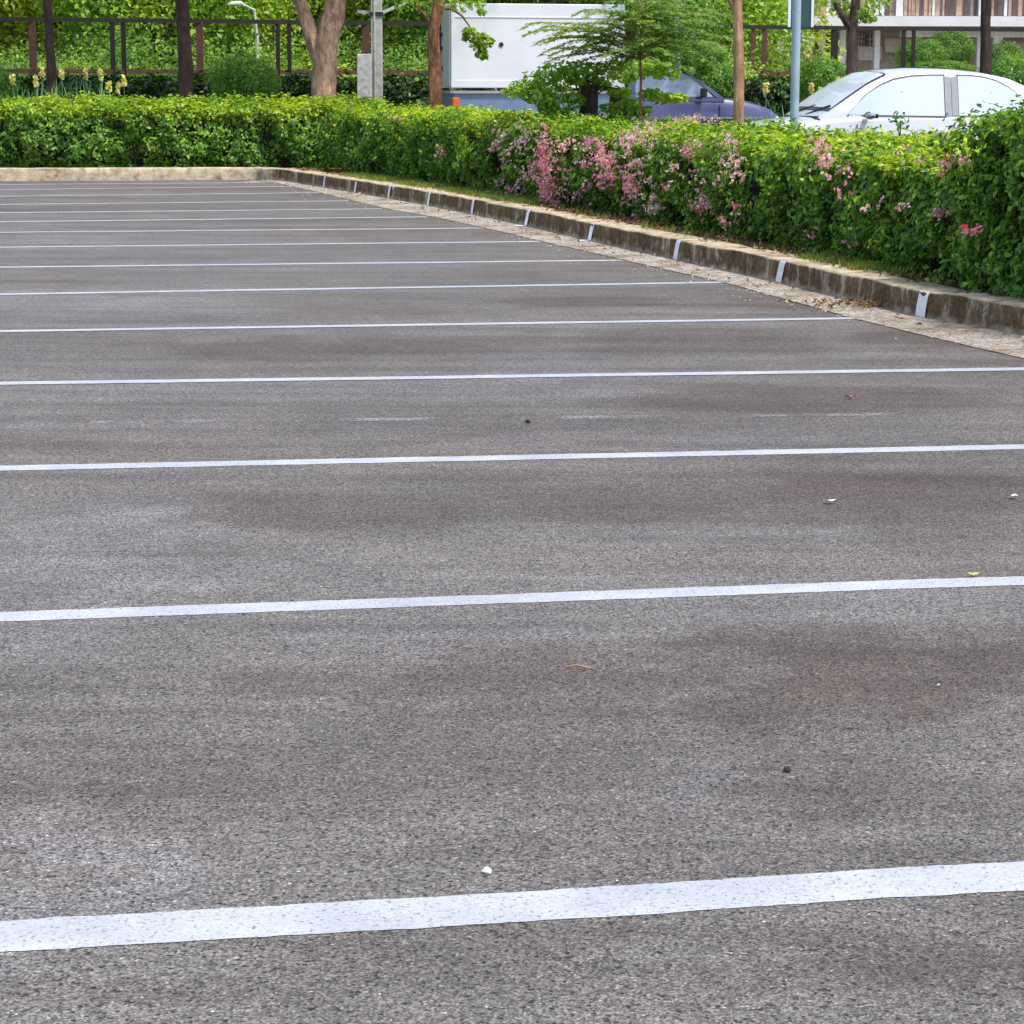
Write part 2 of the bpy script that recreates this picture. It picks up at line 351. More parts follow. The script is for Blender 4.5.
M['glass_wind'] = simple('windscreen_glass', (.62, .66, .74), .08, .06, 3, spec=.9)  # windscreen and rear glass, base colour carries the sky reflection too
M['seal'] = simple('rubber_seal', (.06, .07, .08), .6, .1, 9)
M['rubber'] = simple('black_rubber', (.02, .02, .022), .7, .1, 9)
M['pillar_grey'] = simple('pillar_grey', (.22, .24, .28), .35, .1, 9)
M['rim'] = simple('rim_metal', (.55, .56, .58), .3, .05, 9, metal=.8)
M['blue_car'] = simple('blue_violet_paint', (.07, .075, .19), .28, .05, 3, metal=.25, coat=.6)
M['blue_bed'] = simple('bed_steel_blue', (.2, .29, .44), .35, .12, 6, metal=.2, coat=.4)
M['truck_glass'] = simple('truck_glass', (.32, .4, .55), .06, .1, 3, spec=.8)
M['box_white'] = simple('box_white_panel', (.74, .77, .84), .55, .04, 2)
M['box_door'] = simple('box_door_panel', (.50, .54, .51), .55, .06, 2)
M['lamp_red'] = simple('tail_lamp_orange', (.8, .14, .03), .25, .1, 9)
M['lamp_clear'] = simple('headlight_clear', (.75, .78, .8), .1, .05, 9)
M['plaster'] = simple('white_plaster', (.82, .83, .86), .85, .07, 2)
M['plaster_grey'] = simple('grey_plaster', (.74, .73, .72), .9, .1, 3)
M['door_brown'] = simple('brown_door', (.13, .085, .07), .7, .15, 6)
M['slats'] = simple('balcony_slats', (.55, .38, .27), .7, .35, 6, c2=(.26, .16, .11))
M['dark_in'] = simple('dark_window', (.06, .05, .06), .2, .2, 6)
M['tile'] = simple('roof_tile', (.3, .15, .1), .8, .2, 6)
M['pebble'] = simple('pebble_white', (.75, .74, .7), .8, .1, 60)
M['straw'] = simple('dry_twig', (.36, .2, .11), .8, .2, 60)
M['clod'] = simple('dark_clod', (.03, .025, .02), .9, .2, 60, bmp=.005)

# ---------------- kerb path ----------------
kpix = [(1024, 338), (920, 320), (780, 285), (677, 262), (592, 243), (528, 228), (473, 216), (428, 207), (390, 200), (355, 194), (325, 189), (300, 184.5), (282, 181.8)]
kp = [G(*q) for q in kpix]
d0 = (kp[0]-kp[2]).normalized()
path = [kp[0]+d0*9.5, kp[0]+d0*4]+kp
pc = path[-1]
path += [pc+Vector((-.35, .28, 0))]
c0 = G(262, 179.8); cl = G(0, 181)
path += [c0]
for k in range(1, 7): path.append(c0.lerp(cl, k/3.0))
def resample(pts, step):
    out = [pts[0].copy()]; acc = 0
    for a, b in zip(pts, pts[1:]):
        L = (b-a).length; t = step-acc
        while t <= L: out.append(a.lerp(b, t/L)); t += step
        acc = L-(t-step)
    return out
def smooth(pts, it=3):
    pts = [p.copy() for p in pts]
    for _ in range(it):
        q = [p.copy() for p in pts]
        for i in range(1, len(pts)-1): q[i] = (pts[i-1]+pts[i]*2+pts[i+1])/4
        pts = q
    return pts
KS = .1
kline = smooth(resample(path, KS), 4)
def normals(pts):
    out = []
    for i in range(len(pts)):
        t = (pts[min(i+1, len(pts)-1)]-pts[max(i-1, 0)]).normalized(); out.append(Vector((t.y, -t.x, 0)))
    return out
kn = normals(kline)     # towards the beds (right-hand side when walking away from the camera)
if kn[0].x < 0: kn = [-n for n in kn]
KH, KW, BED = .172, .29, .15
corner_i = min(range(len(kline)), key=lambda i: (kline[i]-pc).length)+3
def sweep_kerb(i0, i1, name, mat):
    rows = []
    for i in range(i0, i1+1):
        p, n = kline[i], kn[i]
        j = lambda a, k: a*1.6*mnoise.noise(Vector((p.x*2.3, p.y*2.3, k)))+a*1.1*mnoise.noise(Vector((p.x*9, p.y*9, k+7)))
        prof = [(0.0, -.12), (0.0+j(.006, 1), .03), (.006+j(.008, 2), .09), (.010+j(.012, 3), KH-.016), (.020+j(.014, 4), KH-.003), (.06, KH+j(.006, 6)), (KW-.02, KH-.001+j(.006, 7)), (KW+j(.02, 8), KH-.02), (KW+.01, -.12)]
        rows.append([p+n*a+Vector((0, 0, z)) for a, z in prof])
    mb = MB(); mb.grid(rows)
    o = mb.build(name, mat); tag(o, kind='structure'); o.data.polygons.foreach_set('use_smooth', [True]*len(o.data.polygons))
    return o
sweep_kerb(0, corner_i, 'side_kerb', M['kerb']); sweep_kerb(corner_i, len(kline)-1, 'far_kerb', M['kerb_pale'])

# ---------------- ground sheets ----------------
def sheet(name, pts, mat, z=None):
    mb = MB(); mb.add([(p[0], p[1], p[2] if z is None else z) for p in pts], [tuple(range(len(pts)))])
    o = mb.build(name, mat); tag(o, kind='structure'); return o
sheet('ground', [(-900, -900, -.03), (900, -900, -.03), (900, 1500, -.03), (-900, 1500, -.03)], M['grass_ground'])
# lot: a strip mesh between the kerb and a far-left edge
def strip(name, A, B, mat, za, zb):
    mb = MB(); mb.grid([[(*a.xy, za), (*b.xy, zb)] for a, b in zip(A, B)])
    o = mb.build(name, mat); tag(o, kind='structure'); return o
ks = kline[::3]
lot = [Vector((p.x, p.y, 0)) for p in kline[:corner_i+2:3]]
lotp = [(14, -12, 0), (8.5, -6, 0)]+[(p.x+.05, p.y, 0) for p in lot]+[(p.x, p.y+.05, 0) for p in kline[corner_i+2::6]]+[(-30, cl.y+.4, 0), (-30, -12, 0)]
sheet('parking_lot', lotp, M['asphalt'])
# bed / terrain beyond the kerb
far = [Vector((p.x+n.x*.12, p.y+n.y*.12, BED)) for p, n in zip(kline[::4], kn[::4])]
mb = MB(); rows = []
for p in far: rows.append(p)
poly = [(60, -6, BED)]+[tuple(p) for p in far]+[(-120, far[-1].y, BED), (-120, 220, BED), (160, 220, BED), (160, -6, BED)]
sheet('planting_bed', [q for q in poly[1:]]+[], M['soil'])
# gutter: rough sandy strip between asphalt and kerb
rows = []
gedge = [G(1024, 362), G(920, 338), G(850, 320), G(727, 285), G(627, 262.5), G(545, 243.5), G(487, 230), G(430, 217.5), G(385, 210), G(350, 201.5), G(322, 194), G(296, 188), G(275, 183)]
def gw(i):
    p = kline[i]; best = min(((p-g).length for g in smooth(resample([gedge[0]+d0*9]+gedge, .4), 1)))
    return best
ged = smooth(resample([gedge[0]+d0*9]+gedge, .2), 4)
for i in range(0, corner_i+1):
    p, n = kline[i], kn[i]
    wd = min((p-g).length for g in ged)*1.0
    wd += .012*mnoise.noise(Vector((p.x*3, p.y*3, 1)))+.012*mnoise.noise(Vector((p.x*11, p.y*11, 3)))
    wd = max(.08, wd*.88)
    rows.append([(*(p+n*.01).xy, .02), (*(p-n*wd*.35).xy, .013), (*(p-n*wd*.8).xy, .008), (*(p-n*wd).xy, .0045)])
mb = MB(); mb.grid(rows, flip=True); tag(mb.build('gutter_strip', M['gutter']), kind='structure')
# service road beyond the side hedge and grass verge beyond everything
sheet('service_road', [(3.0, 14, .143), (40, 10, .143), (40, 41.5, .143), (-2.2, 41.5, .143), (-1.2, 36, .143), (1.4, 27, .143)], M['road'])
sheet('grass_verge', [(-60, 38.6, .147), (-2.4, 38.6, .147), (-2.3, 41.6, .147), (60, 41.6, .147), (120, 210, .147), (-110, 210, .147)], M['grass_ground'])

# ---------------- painted lines ----------------
lines = [((0, 937), (1024, 876)), ((0, 617), (1024, 581)), ((0, 468.5), (1024, 447)), ((0, 384), (1024, 369.3)), ((0, 331.5), (857, 318.5)), ((0, 294.5), (727, 282.5)),
         ((0, 267.5), (622, 260.5)), ((0, 247.5), (540, 241.7)), ((0, 232.6), (482, 228.3)), ((0, 222), (427, 217)), ((0, 213), (382, 209)), ((0, 204.6), (348, 201)),
         ((0, 196.5), (318, 192.8)), ((0, 189.7), (292, 186.5)), ((0, 184.7), (272, 182.5))]
for k, (a, b) in enumerate(lines):
    A, B = G(*a), G(*b); d = (B-A).normalized(); n = Vector((-d.y, d.x, 0))
    A = A-d*(6+.3*A.y) if k < 14 else A-d*4
    if b[0] == 1024:
        lim = {0: 3.2, 1: 2.2, 2: 1.3, 3: .06}[k]; B = B+d*lim
    L = (B-A).length; st = .02 if A.y < 8 else .06 if A.y < 14 else .12; m = int(L/st); rows = []; LZ = .0013 if k < 3 else .0026
    wd = [.152, .118, .12, .118, .115, .12, .12, .12, .12, .13, .13, .13, .13, .13, .14][k]/2
    for i in range(m+1):
        c = A+d*(L*i/m); j1 = .005*mnoise.noise(c*9)+.006*mnoise.noise(c*31); j2 = .005*mnoise.noise(c*9+Vector((5, 5, 5)))+.004*mnoise.noise(c*33+Vector((9, 1, 1)))
        wv = .012*mnoise.noise(c*1.1)
        c = c+n*wv
        rows.append([(*(c+n*(wd+j1)).xy, LZ), (*(c-n*(wd+j2)).xy, LZ)])
    mb = MB(); mb.grid(rows, flip=True); tag(mb.build('painted_line', M['line']), kind='structure')

m_, ns_, ls_, b_ = new_mat('worn_line_paint'); v_ = coords(ns_, ls_); b_.inputs['Base Color'].default_value = (.42, .43, .45, 1); b_.inputs['Roughness'].default_value = .8
a1 = rmp(ns_, ls_, noise(ns_, ls_, v_, 70, 5, .7), [(.44, (0, 0, 0)), (.60, (.8, .8, .8))]); a2 = rmp(ns_, ls_, noise(ns_, ls_, v_, 1.6, 5, .7), [(.46, (0, 0, 0)), (.60, (1, 1, 1))])
ls_.new(mixc(ns_, ls_, 1.0, a1, a2, 'MULTIPLY'), b_.inputs['Alpha'])
A, B = G(90, 423), G(1015, 413); d = (B-A).normalized(); n = Vector((-d.y, d.x, 0))
mb = MB(); mb.grid([[(*(A+d*t+n*.045).xy, .0022), (*(A+d*t-n*.045).xy, .0022)] for t in np.linspace(0, (B-A).length, 40)], flip=True); tag(mb.build('worn_line', m_), kind='structure')
# ---------------- white ticks on the kerb ----------------
tick_px = [(920, 320), (780, 285), (677, 262), (592, 243), (528, 228), (473, 216), (428, 207), (390, 200), (355, 194), (325, 189)]
for k, q in enumerate(tick_px):
    g = G(*q); i = min(range(len(kline)), key=lambda i: (kline[i]-g).length); p, n = kline[i], kn[i]
    t = Vector((-n.y, n.x, 0)); wdt = (.062, .058, .05, .052, .05, .045, .04, .04, .04, .035)[k]
    rows = []
    foot = (.0, 0, .02, .12, .11, .02, .06, .02, .05, .05)[k]
    prof = ([(-foot, .0215)] if foot else [])+[(-.009, .022 if foot else .012), (-.009, .05), (-.004, .09), (.0, KH-.035), (.004, KH-.02), (.012, KH-.002)]
    slant = (.02, .05, .04, .06, .07, .02, .03, .03, .03, .03)[k]
    for a, z in prof:
        e = .006*mnoise.noise(Vector((p.x*7, z*60, k))); sh = -t*slant*(z/KH-.5)
        rows.append([p+n*a+Vector((0, 0, z))+sh+t*(wdt+e), p+n*a+Vector((0, 0, z))+sh-t*(wdt-e*.7)])
    mb = MB(); mb.grid(rows); tag(mb.build('kerb_paint_mark', M['paint_mark']), kind='structure')

# ---------------- hedges ----------------
def offset_path(i0, i1, off, ext=0):
    pts = []; ns = []
    i = i0
    while i <= i1: pts.append(kline[i]+kn[i]*off(kline[i].y)); ns.append(kn[i]); i += 2
    return pts, ns
def hedge(name, label, cat, pts, hf, hb, width, dens, lsize, mats, group=None, tipprob=None, lump=.09, seed=0, aspect=.55, over=0.0, endfaces=True):
    """leafy hedge swept along pts; hf/hb/width are functions of a point's y; mats: [main, tip, ...]"""
    P3 = np.array([tuple(p) for p in pts]); seg = np.diff(P3, axis=0); L = np.linalg.norm(seg, axis=1); cum = np.concatenate([[0], np.cumsum(L)]); T = cum[-1]
    T3 = norm(np.gradient(P3, axis=0)); N3 = np.stack([T3[:, 1], -T3[:, 0], T3[:, 2]*0], 1)
    if (N3[0] @ np.array(kn_ref)) < 0: N3 = -N3
    avg_h = np.mean([hf(p.y) for p in pts]); avg_w = np.mean([width(p.y) for p in pts])
    n = int(dens*T*(avg_h*2+avg_w))
    s = rng.uniform(0, T, n)
    def at(s):
        c = np.stack([np.interp(s, cum, P3[:, k]) for k in range(3)], 1); nn = norm(np.stack([np.interp(s, cum, N3[:, k]) for k in range(3)], 1)); return c, nn
    c, nn = at(s)
    HF = np.interp(c[:, 1], *tab(hf)); HB = np.interp(c[:, 1], *tab(hb)); W = np.interp(c[:, 1], *tab(width))
    u = rng.uniform(0, 1, n)*(HF*1.0+W+HB*.6)
    off = np.zeros(n); z = np.zeros(n); nx = np.zeros(n); nz = np.zeros(n)
    fr = u < HF; z[fr] = u[fr]; nx[fr] = -1; nz[fr] = .15
    tp = (~fr) & (u < HF+W); q = (u-HF)/np.maximum(W, 1e-3); off[tp] = (q*W)[tp]; z[tp] = (HF+(HB-HF)*np.clip(q, 0, 1)**.8)[tp]; nz[tp] = 1
    bk = (~fr) & (~tp); off[bk] = W[bk]; z[bk] = (HB-(u-HF-W))[bk]; nx[bk] = 1
    # rounded front top edge
    rr = .13
    ed = fr & (z > HF-rr); k = (z-(HF-rr))/rr; off[ed] += (.10*k*k)[ed]; nz[ed] += k[ed]
    ed2 = tp & (q*W < rr); k2 = 1-(q*W)/rr; z[ed2] -= (.07*k2*k2)[ed2]; nx[ed2] -= k2[ed2]*.7
    ndir = nn*nx[:, None]; ndir[:, 2] = nz; ndir = norm(ndir)
    pos = c+nn*off[:, None]; pos[:, 2] = BED+z
    pos[:, 2] = np.maximum(pos[:, 2], BED+.02)
    dsp = (lump*wob(pos, .55, seed)+lump*.6*wob(pos, .22, seed+1))*np.where(tp, .45, 1.0)
    bot = np.clip(1-z/.25, 0, 1)*fr; dsp -= bot*.12*(1-over)+bot*.10*wob(pos, .8, seed+2)
    inw = np.abs(rng.normal(0, .065, n))
    tipm = (rng.uniform(0, 1, n) < .06) & (tp | ed); inw[tipm] = -rng.uniform(.0, .07, tipm.sum())
    pos = pos+ndir*(dsp-inw)[:, None]
    pos[:, 2] = np.maximum(pos[:, 2], BED+.015)
    ln = norm(ndir*1.0+np.array([0, 0, .45])+rng.normal(0, .55, (n, 3)))
    sz = lsize*rng.uniform(.6, 1.35, n)
    mi = np.zeros(n)
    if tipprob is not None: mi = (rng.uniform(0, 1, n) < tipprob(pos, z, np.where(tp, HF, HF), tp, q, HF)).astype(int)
    keep = ~(fr & (wob(pos, .38, seed+4)+.5*wob(pos, .16, seed+2) > .62) & (rng.uniform(0, 1, n) < .72))
    pos, ln, sz, mi = pos[keep], ln[keep], sz[keep], mi[keep]; n = len(pos)
    droop = norm(rng.normal(size=(n, 3))+np.array([0, 0, -.7]))
    v = leaf_arrays(pos, ln, sz, aspect, .16, droop)
    root = empty(name, tuple(pts[len(pts)//2])); root.location.z = BED
    tag(root, label, cat, group)
    me = quads_mesh('foliage', v-np.array(tuple(root.location)), mi); o = link('foliage', me, root); setup(o, mats)
    # solid dark core filling the hedge, inner shade put into its colour
    rows = []
    for i in range(0, len(P3), 3):
        y = P3[i, 1]; p = Vector(P3[i]); q_ = Vector(N3[i]); a, b, ww = hf(y), hb(y), width(y)
        prof = [(.26, .0), (.2, a*.35), (.2, a-.17), (.3, a-.12), (ww-.18, b-.14), (ww-.12, 0)]
        rows.append([p+q_*(f+.03*mnoise.noise(p*3+Vector((f, z_, 0))))+Vector((0, 0, BED+z_))-root.location for f, z_ in prof])
    mb = MB(); mb.grid(rows); k = len(mb.v); m = len(rows[0]); mb.add([mb.v[j] for j in range(m)], [tuple(range(m))]); mb.add([mb.v[k-m+j] for j in range(m)], [tuple(reversed(range(m)))])
    # visible stems at the foot
    for i in range(len(P3)//2):
        j = random.randrange(len(P3)); p = Vector(P3[j])+Vector(N3[j])*random.uniform(.06, .3)-root.location; p.z = 0
        tipp = p+Vector((random.uniform(-.12, .12), random.uniform(-.12, .12), random.uniform(.3, .6)))
        mb.tube([p, (p+tipp)/2+Vector((.02, 0, 0)), tipp], [.009, .007, .004], 5)
    mb.build('dark_core_and_stems', M['core_twigs'], root)
    return root
kn_ref = tuple(kn[20])
def tab(f): ys = np.linspace(5, 45, 81); return ys, np.array([f(y) for y in ys])
def idx_of(px, py): g = G(px, py); return min(range(corner_i+1), key=lambda i: (kline[i]-g).length)
HFf = lambda y: float(np.interp(y, [10, 17, 22, 28, 35], [.76, .745, .735, .79, .83]))
HBf = lambda y: HFf(y)-float(np.interp(y, [20, 30], [.0, .03]))+.02*math.sin(y*1.7)
WDf = lambda y: float(np.interp(y, [12, 20, 30, 36], [1.75, 1.7, 1.7, 1.6]))
OFF = lambda y: float(np.interp(y, [12, 16, 19, 22, 26, 31, 36], [.40, .42, .58, .64, .56, .66, .52]))
def hpath(i0, i1):
    return [kline[i]+kn[i]*OFF(kline[i].y) for i in range(i0, i1+1, 2)]
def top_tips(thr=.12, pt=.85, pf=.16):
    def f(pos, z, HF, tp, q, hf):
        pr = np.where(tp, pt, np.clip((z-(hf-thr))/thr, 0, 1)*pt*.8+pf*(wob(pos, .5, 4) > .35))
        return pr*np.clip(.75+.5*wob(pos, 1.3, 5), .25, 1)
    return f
i_a = idx_of(960, 329); i_b = idx_of(760, 281); i_c = idx_of(640, 253); i_d = idx_of(490, 219.5); i_e = corner_i-4
h_tall = None
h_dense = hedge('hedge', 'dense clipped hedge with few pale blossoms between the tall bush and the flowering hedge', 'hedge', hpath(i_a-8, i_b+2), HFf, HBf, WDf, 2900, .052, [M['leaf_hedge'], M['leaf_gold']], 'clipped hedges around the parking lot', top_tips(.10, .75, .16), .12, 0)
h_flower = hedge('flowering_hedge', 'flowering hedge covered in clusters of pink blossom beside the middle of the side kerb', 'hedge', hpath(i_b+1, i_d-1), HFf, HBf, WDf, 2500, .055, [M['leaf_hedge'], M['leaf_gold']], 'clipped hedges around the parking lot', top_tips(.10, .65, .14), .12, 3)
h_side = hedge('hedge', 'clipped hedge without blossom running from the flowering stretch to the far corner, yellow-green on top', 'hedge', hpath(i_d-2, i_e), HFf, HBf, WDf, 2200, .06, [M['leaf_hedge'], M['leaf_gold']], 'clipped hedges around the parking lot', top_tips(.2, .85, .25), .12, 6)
# far hedge behind the far kerb
fpts = []
a = G(318, 183)+Vector((0, .95, 0)); b = G(0, 181)+Vector((0, .45, 0)); dd = (b-a).normalized()
a2 = G(277, 180)+Vector((0, .6, 0)); a2 = a2-dd*1.5
Lf = (b-a2).length+5
fpts = [a2+dd*(.2*k) for k in range(int(Lf/.2))]
kn_ref = (0, 1, 0)
hedge('hedge', 'long clipped hedge behind the far kerb at the back left of the lot', 'hedge', fpts, lambda y: .84, lambda y: .96, lambda y: 1.2, 1900, .066, [M['leaf_hedge'], M['leaf_gold']], 'clipped hedges around the parking lot', top_tips(.26, .8, .2), .13, 2)
kn_ref = tuple(kn[20])
# tall darker bush at the near right
tp_pts = [kline[i]+kn[i]*.36 for i in range(max(0, i_a-62), i_a+12, 2)]
hT = lambda y: float(np.interp(y, [8, 13.4, 14.2, 15.0, 15.8, 16.6], [1.24, 1.17, 1.10, 1.0, .86, .72]))
h_tall = hedge('tall_bush', 'tall green rounded bush rising above the hedge line at the right edge', 'bush', tp_pts, hT, lambda y: hT(y)+.03, lambda y: 1.6, 2900, .05, [M['leaf_hedge'], M['leaf_gold']], None, top_tips(.1, .28, .12), .15, 1, over=1)

# blossom clusters placed on the hedge faces
def face_point(px, py, root, top=False):
    """where the ray meets the front face or the top of the side hedge"""
    d = ray(px, py); best = None
    o = Vector((0, 0, CH)); t = 10.0; ki = 0
    while t < 45:
        p = o+d*t
        i = min(range(ki, min(ki+60, corner_i+1)), key=lambda i: (kline[i]-Vector((p.x, p.y, 0))).length_squared)
        ki = max(0, i-25)
        lat = (Vector((p.x, p.y, 0))-kline[i]).dot(kn[i])
        off = OFF(kline[i].y) if root is not h_tall else .36
        hh = (HFf(kline[i].y)+(HBf(kline[i].y)-HFf(kline[i].y))*min(1, max(0, (lat-off)/1.7)) if root is not h_tall else hT(kline[i].y))+BED
        if lat > off-.07 and p.z < hh+.03: return p, kn[i]
        t += .03
    return None, None
def cluster(root, px, py, rx, ry, n, mat, sz=.034):
    p, nn = face_point(px, py, root)
    if p is None: return
    sc = p.y/F; t = Vector((-nn.y, nn.x, 0)); n = int(n*1.35)
    n = int(n*1.15); ab = rng.normal(size=(n, 3))*np.array([rx*sc*.68, ry*sc*.62, .04])
    pos = np.array(tuple(p))+ab[:, :1]*np.array(tuple(t))*1.05+ab[:, 1:2]*np.array([0, 0, 1])+ab[:, 2:]*np.array(tuple(nn))-np.array(tuple(nn))*.07
    front = -np.array(tuple(nn))+np.array([0, 0, .4])
    # each floret = 4 petals
    P4 = np.repeat(pos, 4, axis=0)+rng.normal(0, .011, (n*4, 3))
    v = leaf_arrays(P4, front+rng.normal(0, .6, (n*4, 3)), sz*rng.uniform(.6, 1.1, n*4), .8, .12)
    pi_ = np.repeat((rng.uniform(0, 1, n) < .42).astype(int), 4); me = quads_mesh('blossoms', v-np.array(tuple(root.location)), pi_); o = link('blossoms', me, root); setup(o, [mat, M['petal_pale']])
PK, PP, PR, PU = M['petal_pink'], M['petal_pale'], M['petal_red'], M['petal_rust']
cl_flower = [(585, 119, 22, 4, 40, PP), (606, 120, 22, 3, 30, PK), (690, 121, 22, 4, 26, PP), (552, 150, 8, 26, 30, PK), (612, 160, 16, 18, 30, PK), (655, 128, 24, 7, 26, PP), (556, 182, 9, 22, 26, PK), (640, 184, 10, 20, 20, PK), (550, 140, 9, 14, 22, PK), (551, 158, 10, 14, 30, PK), (548, 172, 9, 12, 24, PK), (553, 188, 10, 14, 30, PK), (557, 199, 10, 8, 20, PK), (506, 133, 6, 8, 8, PP), (503, 146, 7, 6, 12, PK),
 (511, 158, 6, 7, 9, PU), (524, 146, 10, 8, 16, PP), (532, 137, 8, 6, 10, PP), (537, 170, 9, 8, 18, PK), (527, 178, 6, 8, 9, PP), (505, 180, 5, 6, 8, PU), (503, 196, 8, 4, 9, PU), (520, 192, 9, 8, 16, PU),
 (568, 146, 8, 6, 10, PP), (577, 142, 8, 5, 10, PP), (598, 143, 14, 6, 26, PK), (590, 122, 20, 5, 30, PP), (603, 119, 16, 4, 22, PP), (590, 161, 8, 6, 12, PK), (606, 157, 10, 9, 20, PK), (617, 166, 12, 12, 34, PK),
 (610, 180, 8, 8, 14, PK), (622, 176, 7, 6, 10, PK), (637, 178, 9, 16, 24, PK), (642, 190, 9, 8, 16, PP), (598, 188, 8, 9, 9, PU), (630, 140, 10, 8, 16, PP), (643, 136, 14, 7, 22, PP), (660, 133, 12, 7, 22, PP), (634, 152, 8, 6, 8, PP), (662, 145, 6, 9, 9, PP),
 (688, 124, 16, 7, 22, PP), (700, 120, 16, 5, 16, PP), (697, 152, 12, 9, 17, PU), (703, 146, 9, 7, 10, PU), (678, 131, 8, 5, 9, PP), (660, 200, 9, 10, 12, PP), (664, 208, 7, 5, 9, PP), (680, 170, 8, 7, 8, PP), (656, 182, 6, 8, 6, PP),
 (708, 197, 6, 9, 13, PK), (712, 208, 6, 8, 12, PK), (724, 122, 10, 5, 8, PP), (738, 140, 12, 9, 13, PP), (743, 160, 8, 7, 10, PP), (733, 165, 6, 9, 9, PP), (745, 176, 6, 6, 6, PP), (568, 192, 9, 7, 8, PU), (585, 196, 8, 6, 7, PU), (525, 125, 8, 6, 5, PP), (573, 170, 7, 8, 6, PU), (646, 164, 6, 6, 6, PP), (675, 190, 6, 8, 6, PU), (700, 172, 7, 7, 6, PP), (724, 183, 6, 7, 5, PP), (617, 122, 9, 4, 8, PP), (655, 122, 9, 4, 8, PP), (744, 206, 6, 6, 7, PU), (738, 222, 6, 5, 6, PU), (566, 160, 5, 8, 6, PU)]
for c_ in cl_flower: cluster(h_flower, *c_)
for c_ in [(828, 147, 8, 9, 14, PP), (836, 143, 7, 5, 8, PP), (831, 160, 8, 9, 14, PP), (838, 155, 6, 6, 8, PK), (854, 172, 5, 7, 7, PU), (849, 195, 4, 6, 4, PK), (881, 205, 4, 5, 4, PP), (909, 149, 5, 4, 5, PP), (933, 160, 4, 4, 3, PK), (913, 208, 4, 6, 4, PP),
           (950, 138, 16, 6, 16, PP), (962, 133, 12, 5, 10, PP), (960, 164, 8, 7, 13, PR), (953, 213, 8, 4, 9, PK), (864, 147, 5, 4, 3, PP), (823, 236, 5, 4, 4, PU), (860, 245, 5, 5, 4, PK)]: cluster(h_dense, *c_)
for c_ in [(984, 229, 6, 5, 9, PR), (975, 160, 6, 6, 3, PU)]: cluster(h_tall, *c_)
for c_ in [(444, 152, 7, 5, 9, PU), (404, 119, 8, 4, 3, PP)]: cluster(h_side, *c_)

# long shoots sticking up from hedge top at the right
def shoots(name, label, cat, base, n, h, mat, size, spread=.2, seed=1):
    r_ = empty(name, base); tag(r_, label, cat)
    mb = MB(); cen = []; rs = random.Random(seed)
    for i in range(n):
        a = rs.uniform(0, 6.28); l = h*rs.uniform(.6, 1); b = Vector((math.cos(a), math.sin(a), 0))*spread*rs.uniform(.2, 1)
        pts = [Vector((0, 0, 0)), b*.4+Vector((0, 0, l*.5)), b+Vector((0, 0, l))]; mb.tube(pts, [.006, .004, .002], 5)
        for k in range(int(14*l/.4)+4):
            t = rs.uniform(.25, 1); p = pts[1].lerp(pts[2], t); cen.append(p+Vector((rs.gauss(0, .03), rs.gauss(0, .03), rs.gauss(0, .02))))
    mb.build('stem', M['bark_grey'], r_)
    c = np.array([tuple(q) for q in cen]); v = leaf_arrays(c, rng.normal(0, .6, (len(c), 3))+[0, -.4, .7], size*rng.uniform(.6, 1.2, len(c)), .5)
    o = link('leaves', quads_mesh('leaves', v), r_); setup(o, mat); return r_

# grass tufts and litter on the bed by the kerb
def bed_points(n, i0, i1, a0, a1):
    i = rng.integers(i0, i1, n); f = rng.uniform(a0, a1, n)
    p = np.array([tuple(kline[k]) for k in i]); q = np.array([tuple(kn[k]) for k in i])
    p = p+q*f[:, None]+rng.normal(0, .04, (n, 3))*[1, 1, 0]; return p
gp = np.concatenate([bed_points(9000, i_d-6, corner_i-25, .2, .6), bed_points(1500, idx_of(850, 302), idx_of(770, 283), .2, .42), bed_points(700, 60, i_d, .2, .5)])
keep = wob(gp, .9, 3) > -.25; gp = gp[keep]; gp[:, 2] = BED+.03
hl = rng.uniform(.04, .10, len(gp)); v = leaf_arrays(gp, rng.normal(0, 1, (len(gp), 3))*[1, 1, .3], hl, .16, 0, np.array([[0, 0, 1.]])+rng.normal(0, .35, (len(gp), 3)))
o = link('grass_tufts', quads_mesh('grass_tufts', v)); setup(o, M['grass']); tag(o, 'short dry grass growing between the kerb and the hedge foot', 'grass', kind='stuff')
lp = bed_points(6500, 10, corner_i, .17, .75); lp[:, 2] = BED+.012+rng.uniform(0, .015, len(lp)); lp = lp[wob(lp, 1.2, 7) > -.3]
lp2 = bed_points(160, 10, corner_i, -.30, -.02); lp2[:, 2] = .028
lp = np.concatenate([lp, lp2])
v = leaf_arrays(lp, rng.normal(0, .3, (len(lp), 3))+[0, 0, 1], rng.uniform(.025, .06, len(lp)), .5, .2)
o = link('leaf_litter', quads_mesh('leaf_litter', v)); setup(o, M['dead_leaf']); tag(o, 'brown fallen leaves scattered under the hedge and along the kerb', 'leaf litter', kind='stuff')
# pile of leaves in the gutter
gpile = G(867, 309); n = 150
pp = np.array(tuple(gpile))+rng.normal(0, 1, (n, 3))*[.16, .13, 0]; pp[:, 2] = .024+rng.uniform(0, .02, n)
v = leaf_arrays(pp, rng.normal(0, .45, (n, 3))+[0, 0, 1], rng.uniform(.03, .055, n), .55, .25)
o = link('leaf_pile', quads_mesh('leaf_pile', v)); setup(o, M['dead_leaf']); tag(o, 'small drift of orange-brown dry leaves in the gutter left of the nearest kerb mark', 'leaf litter', kind='stuff')
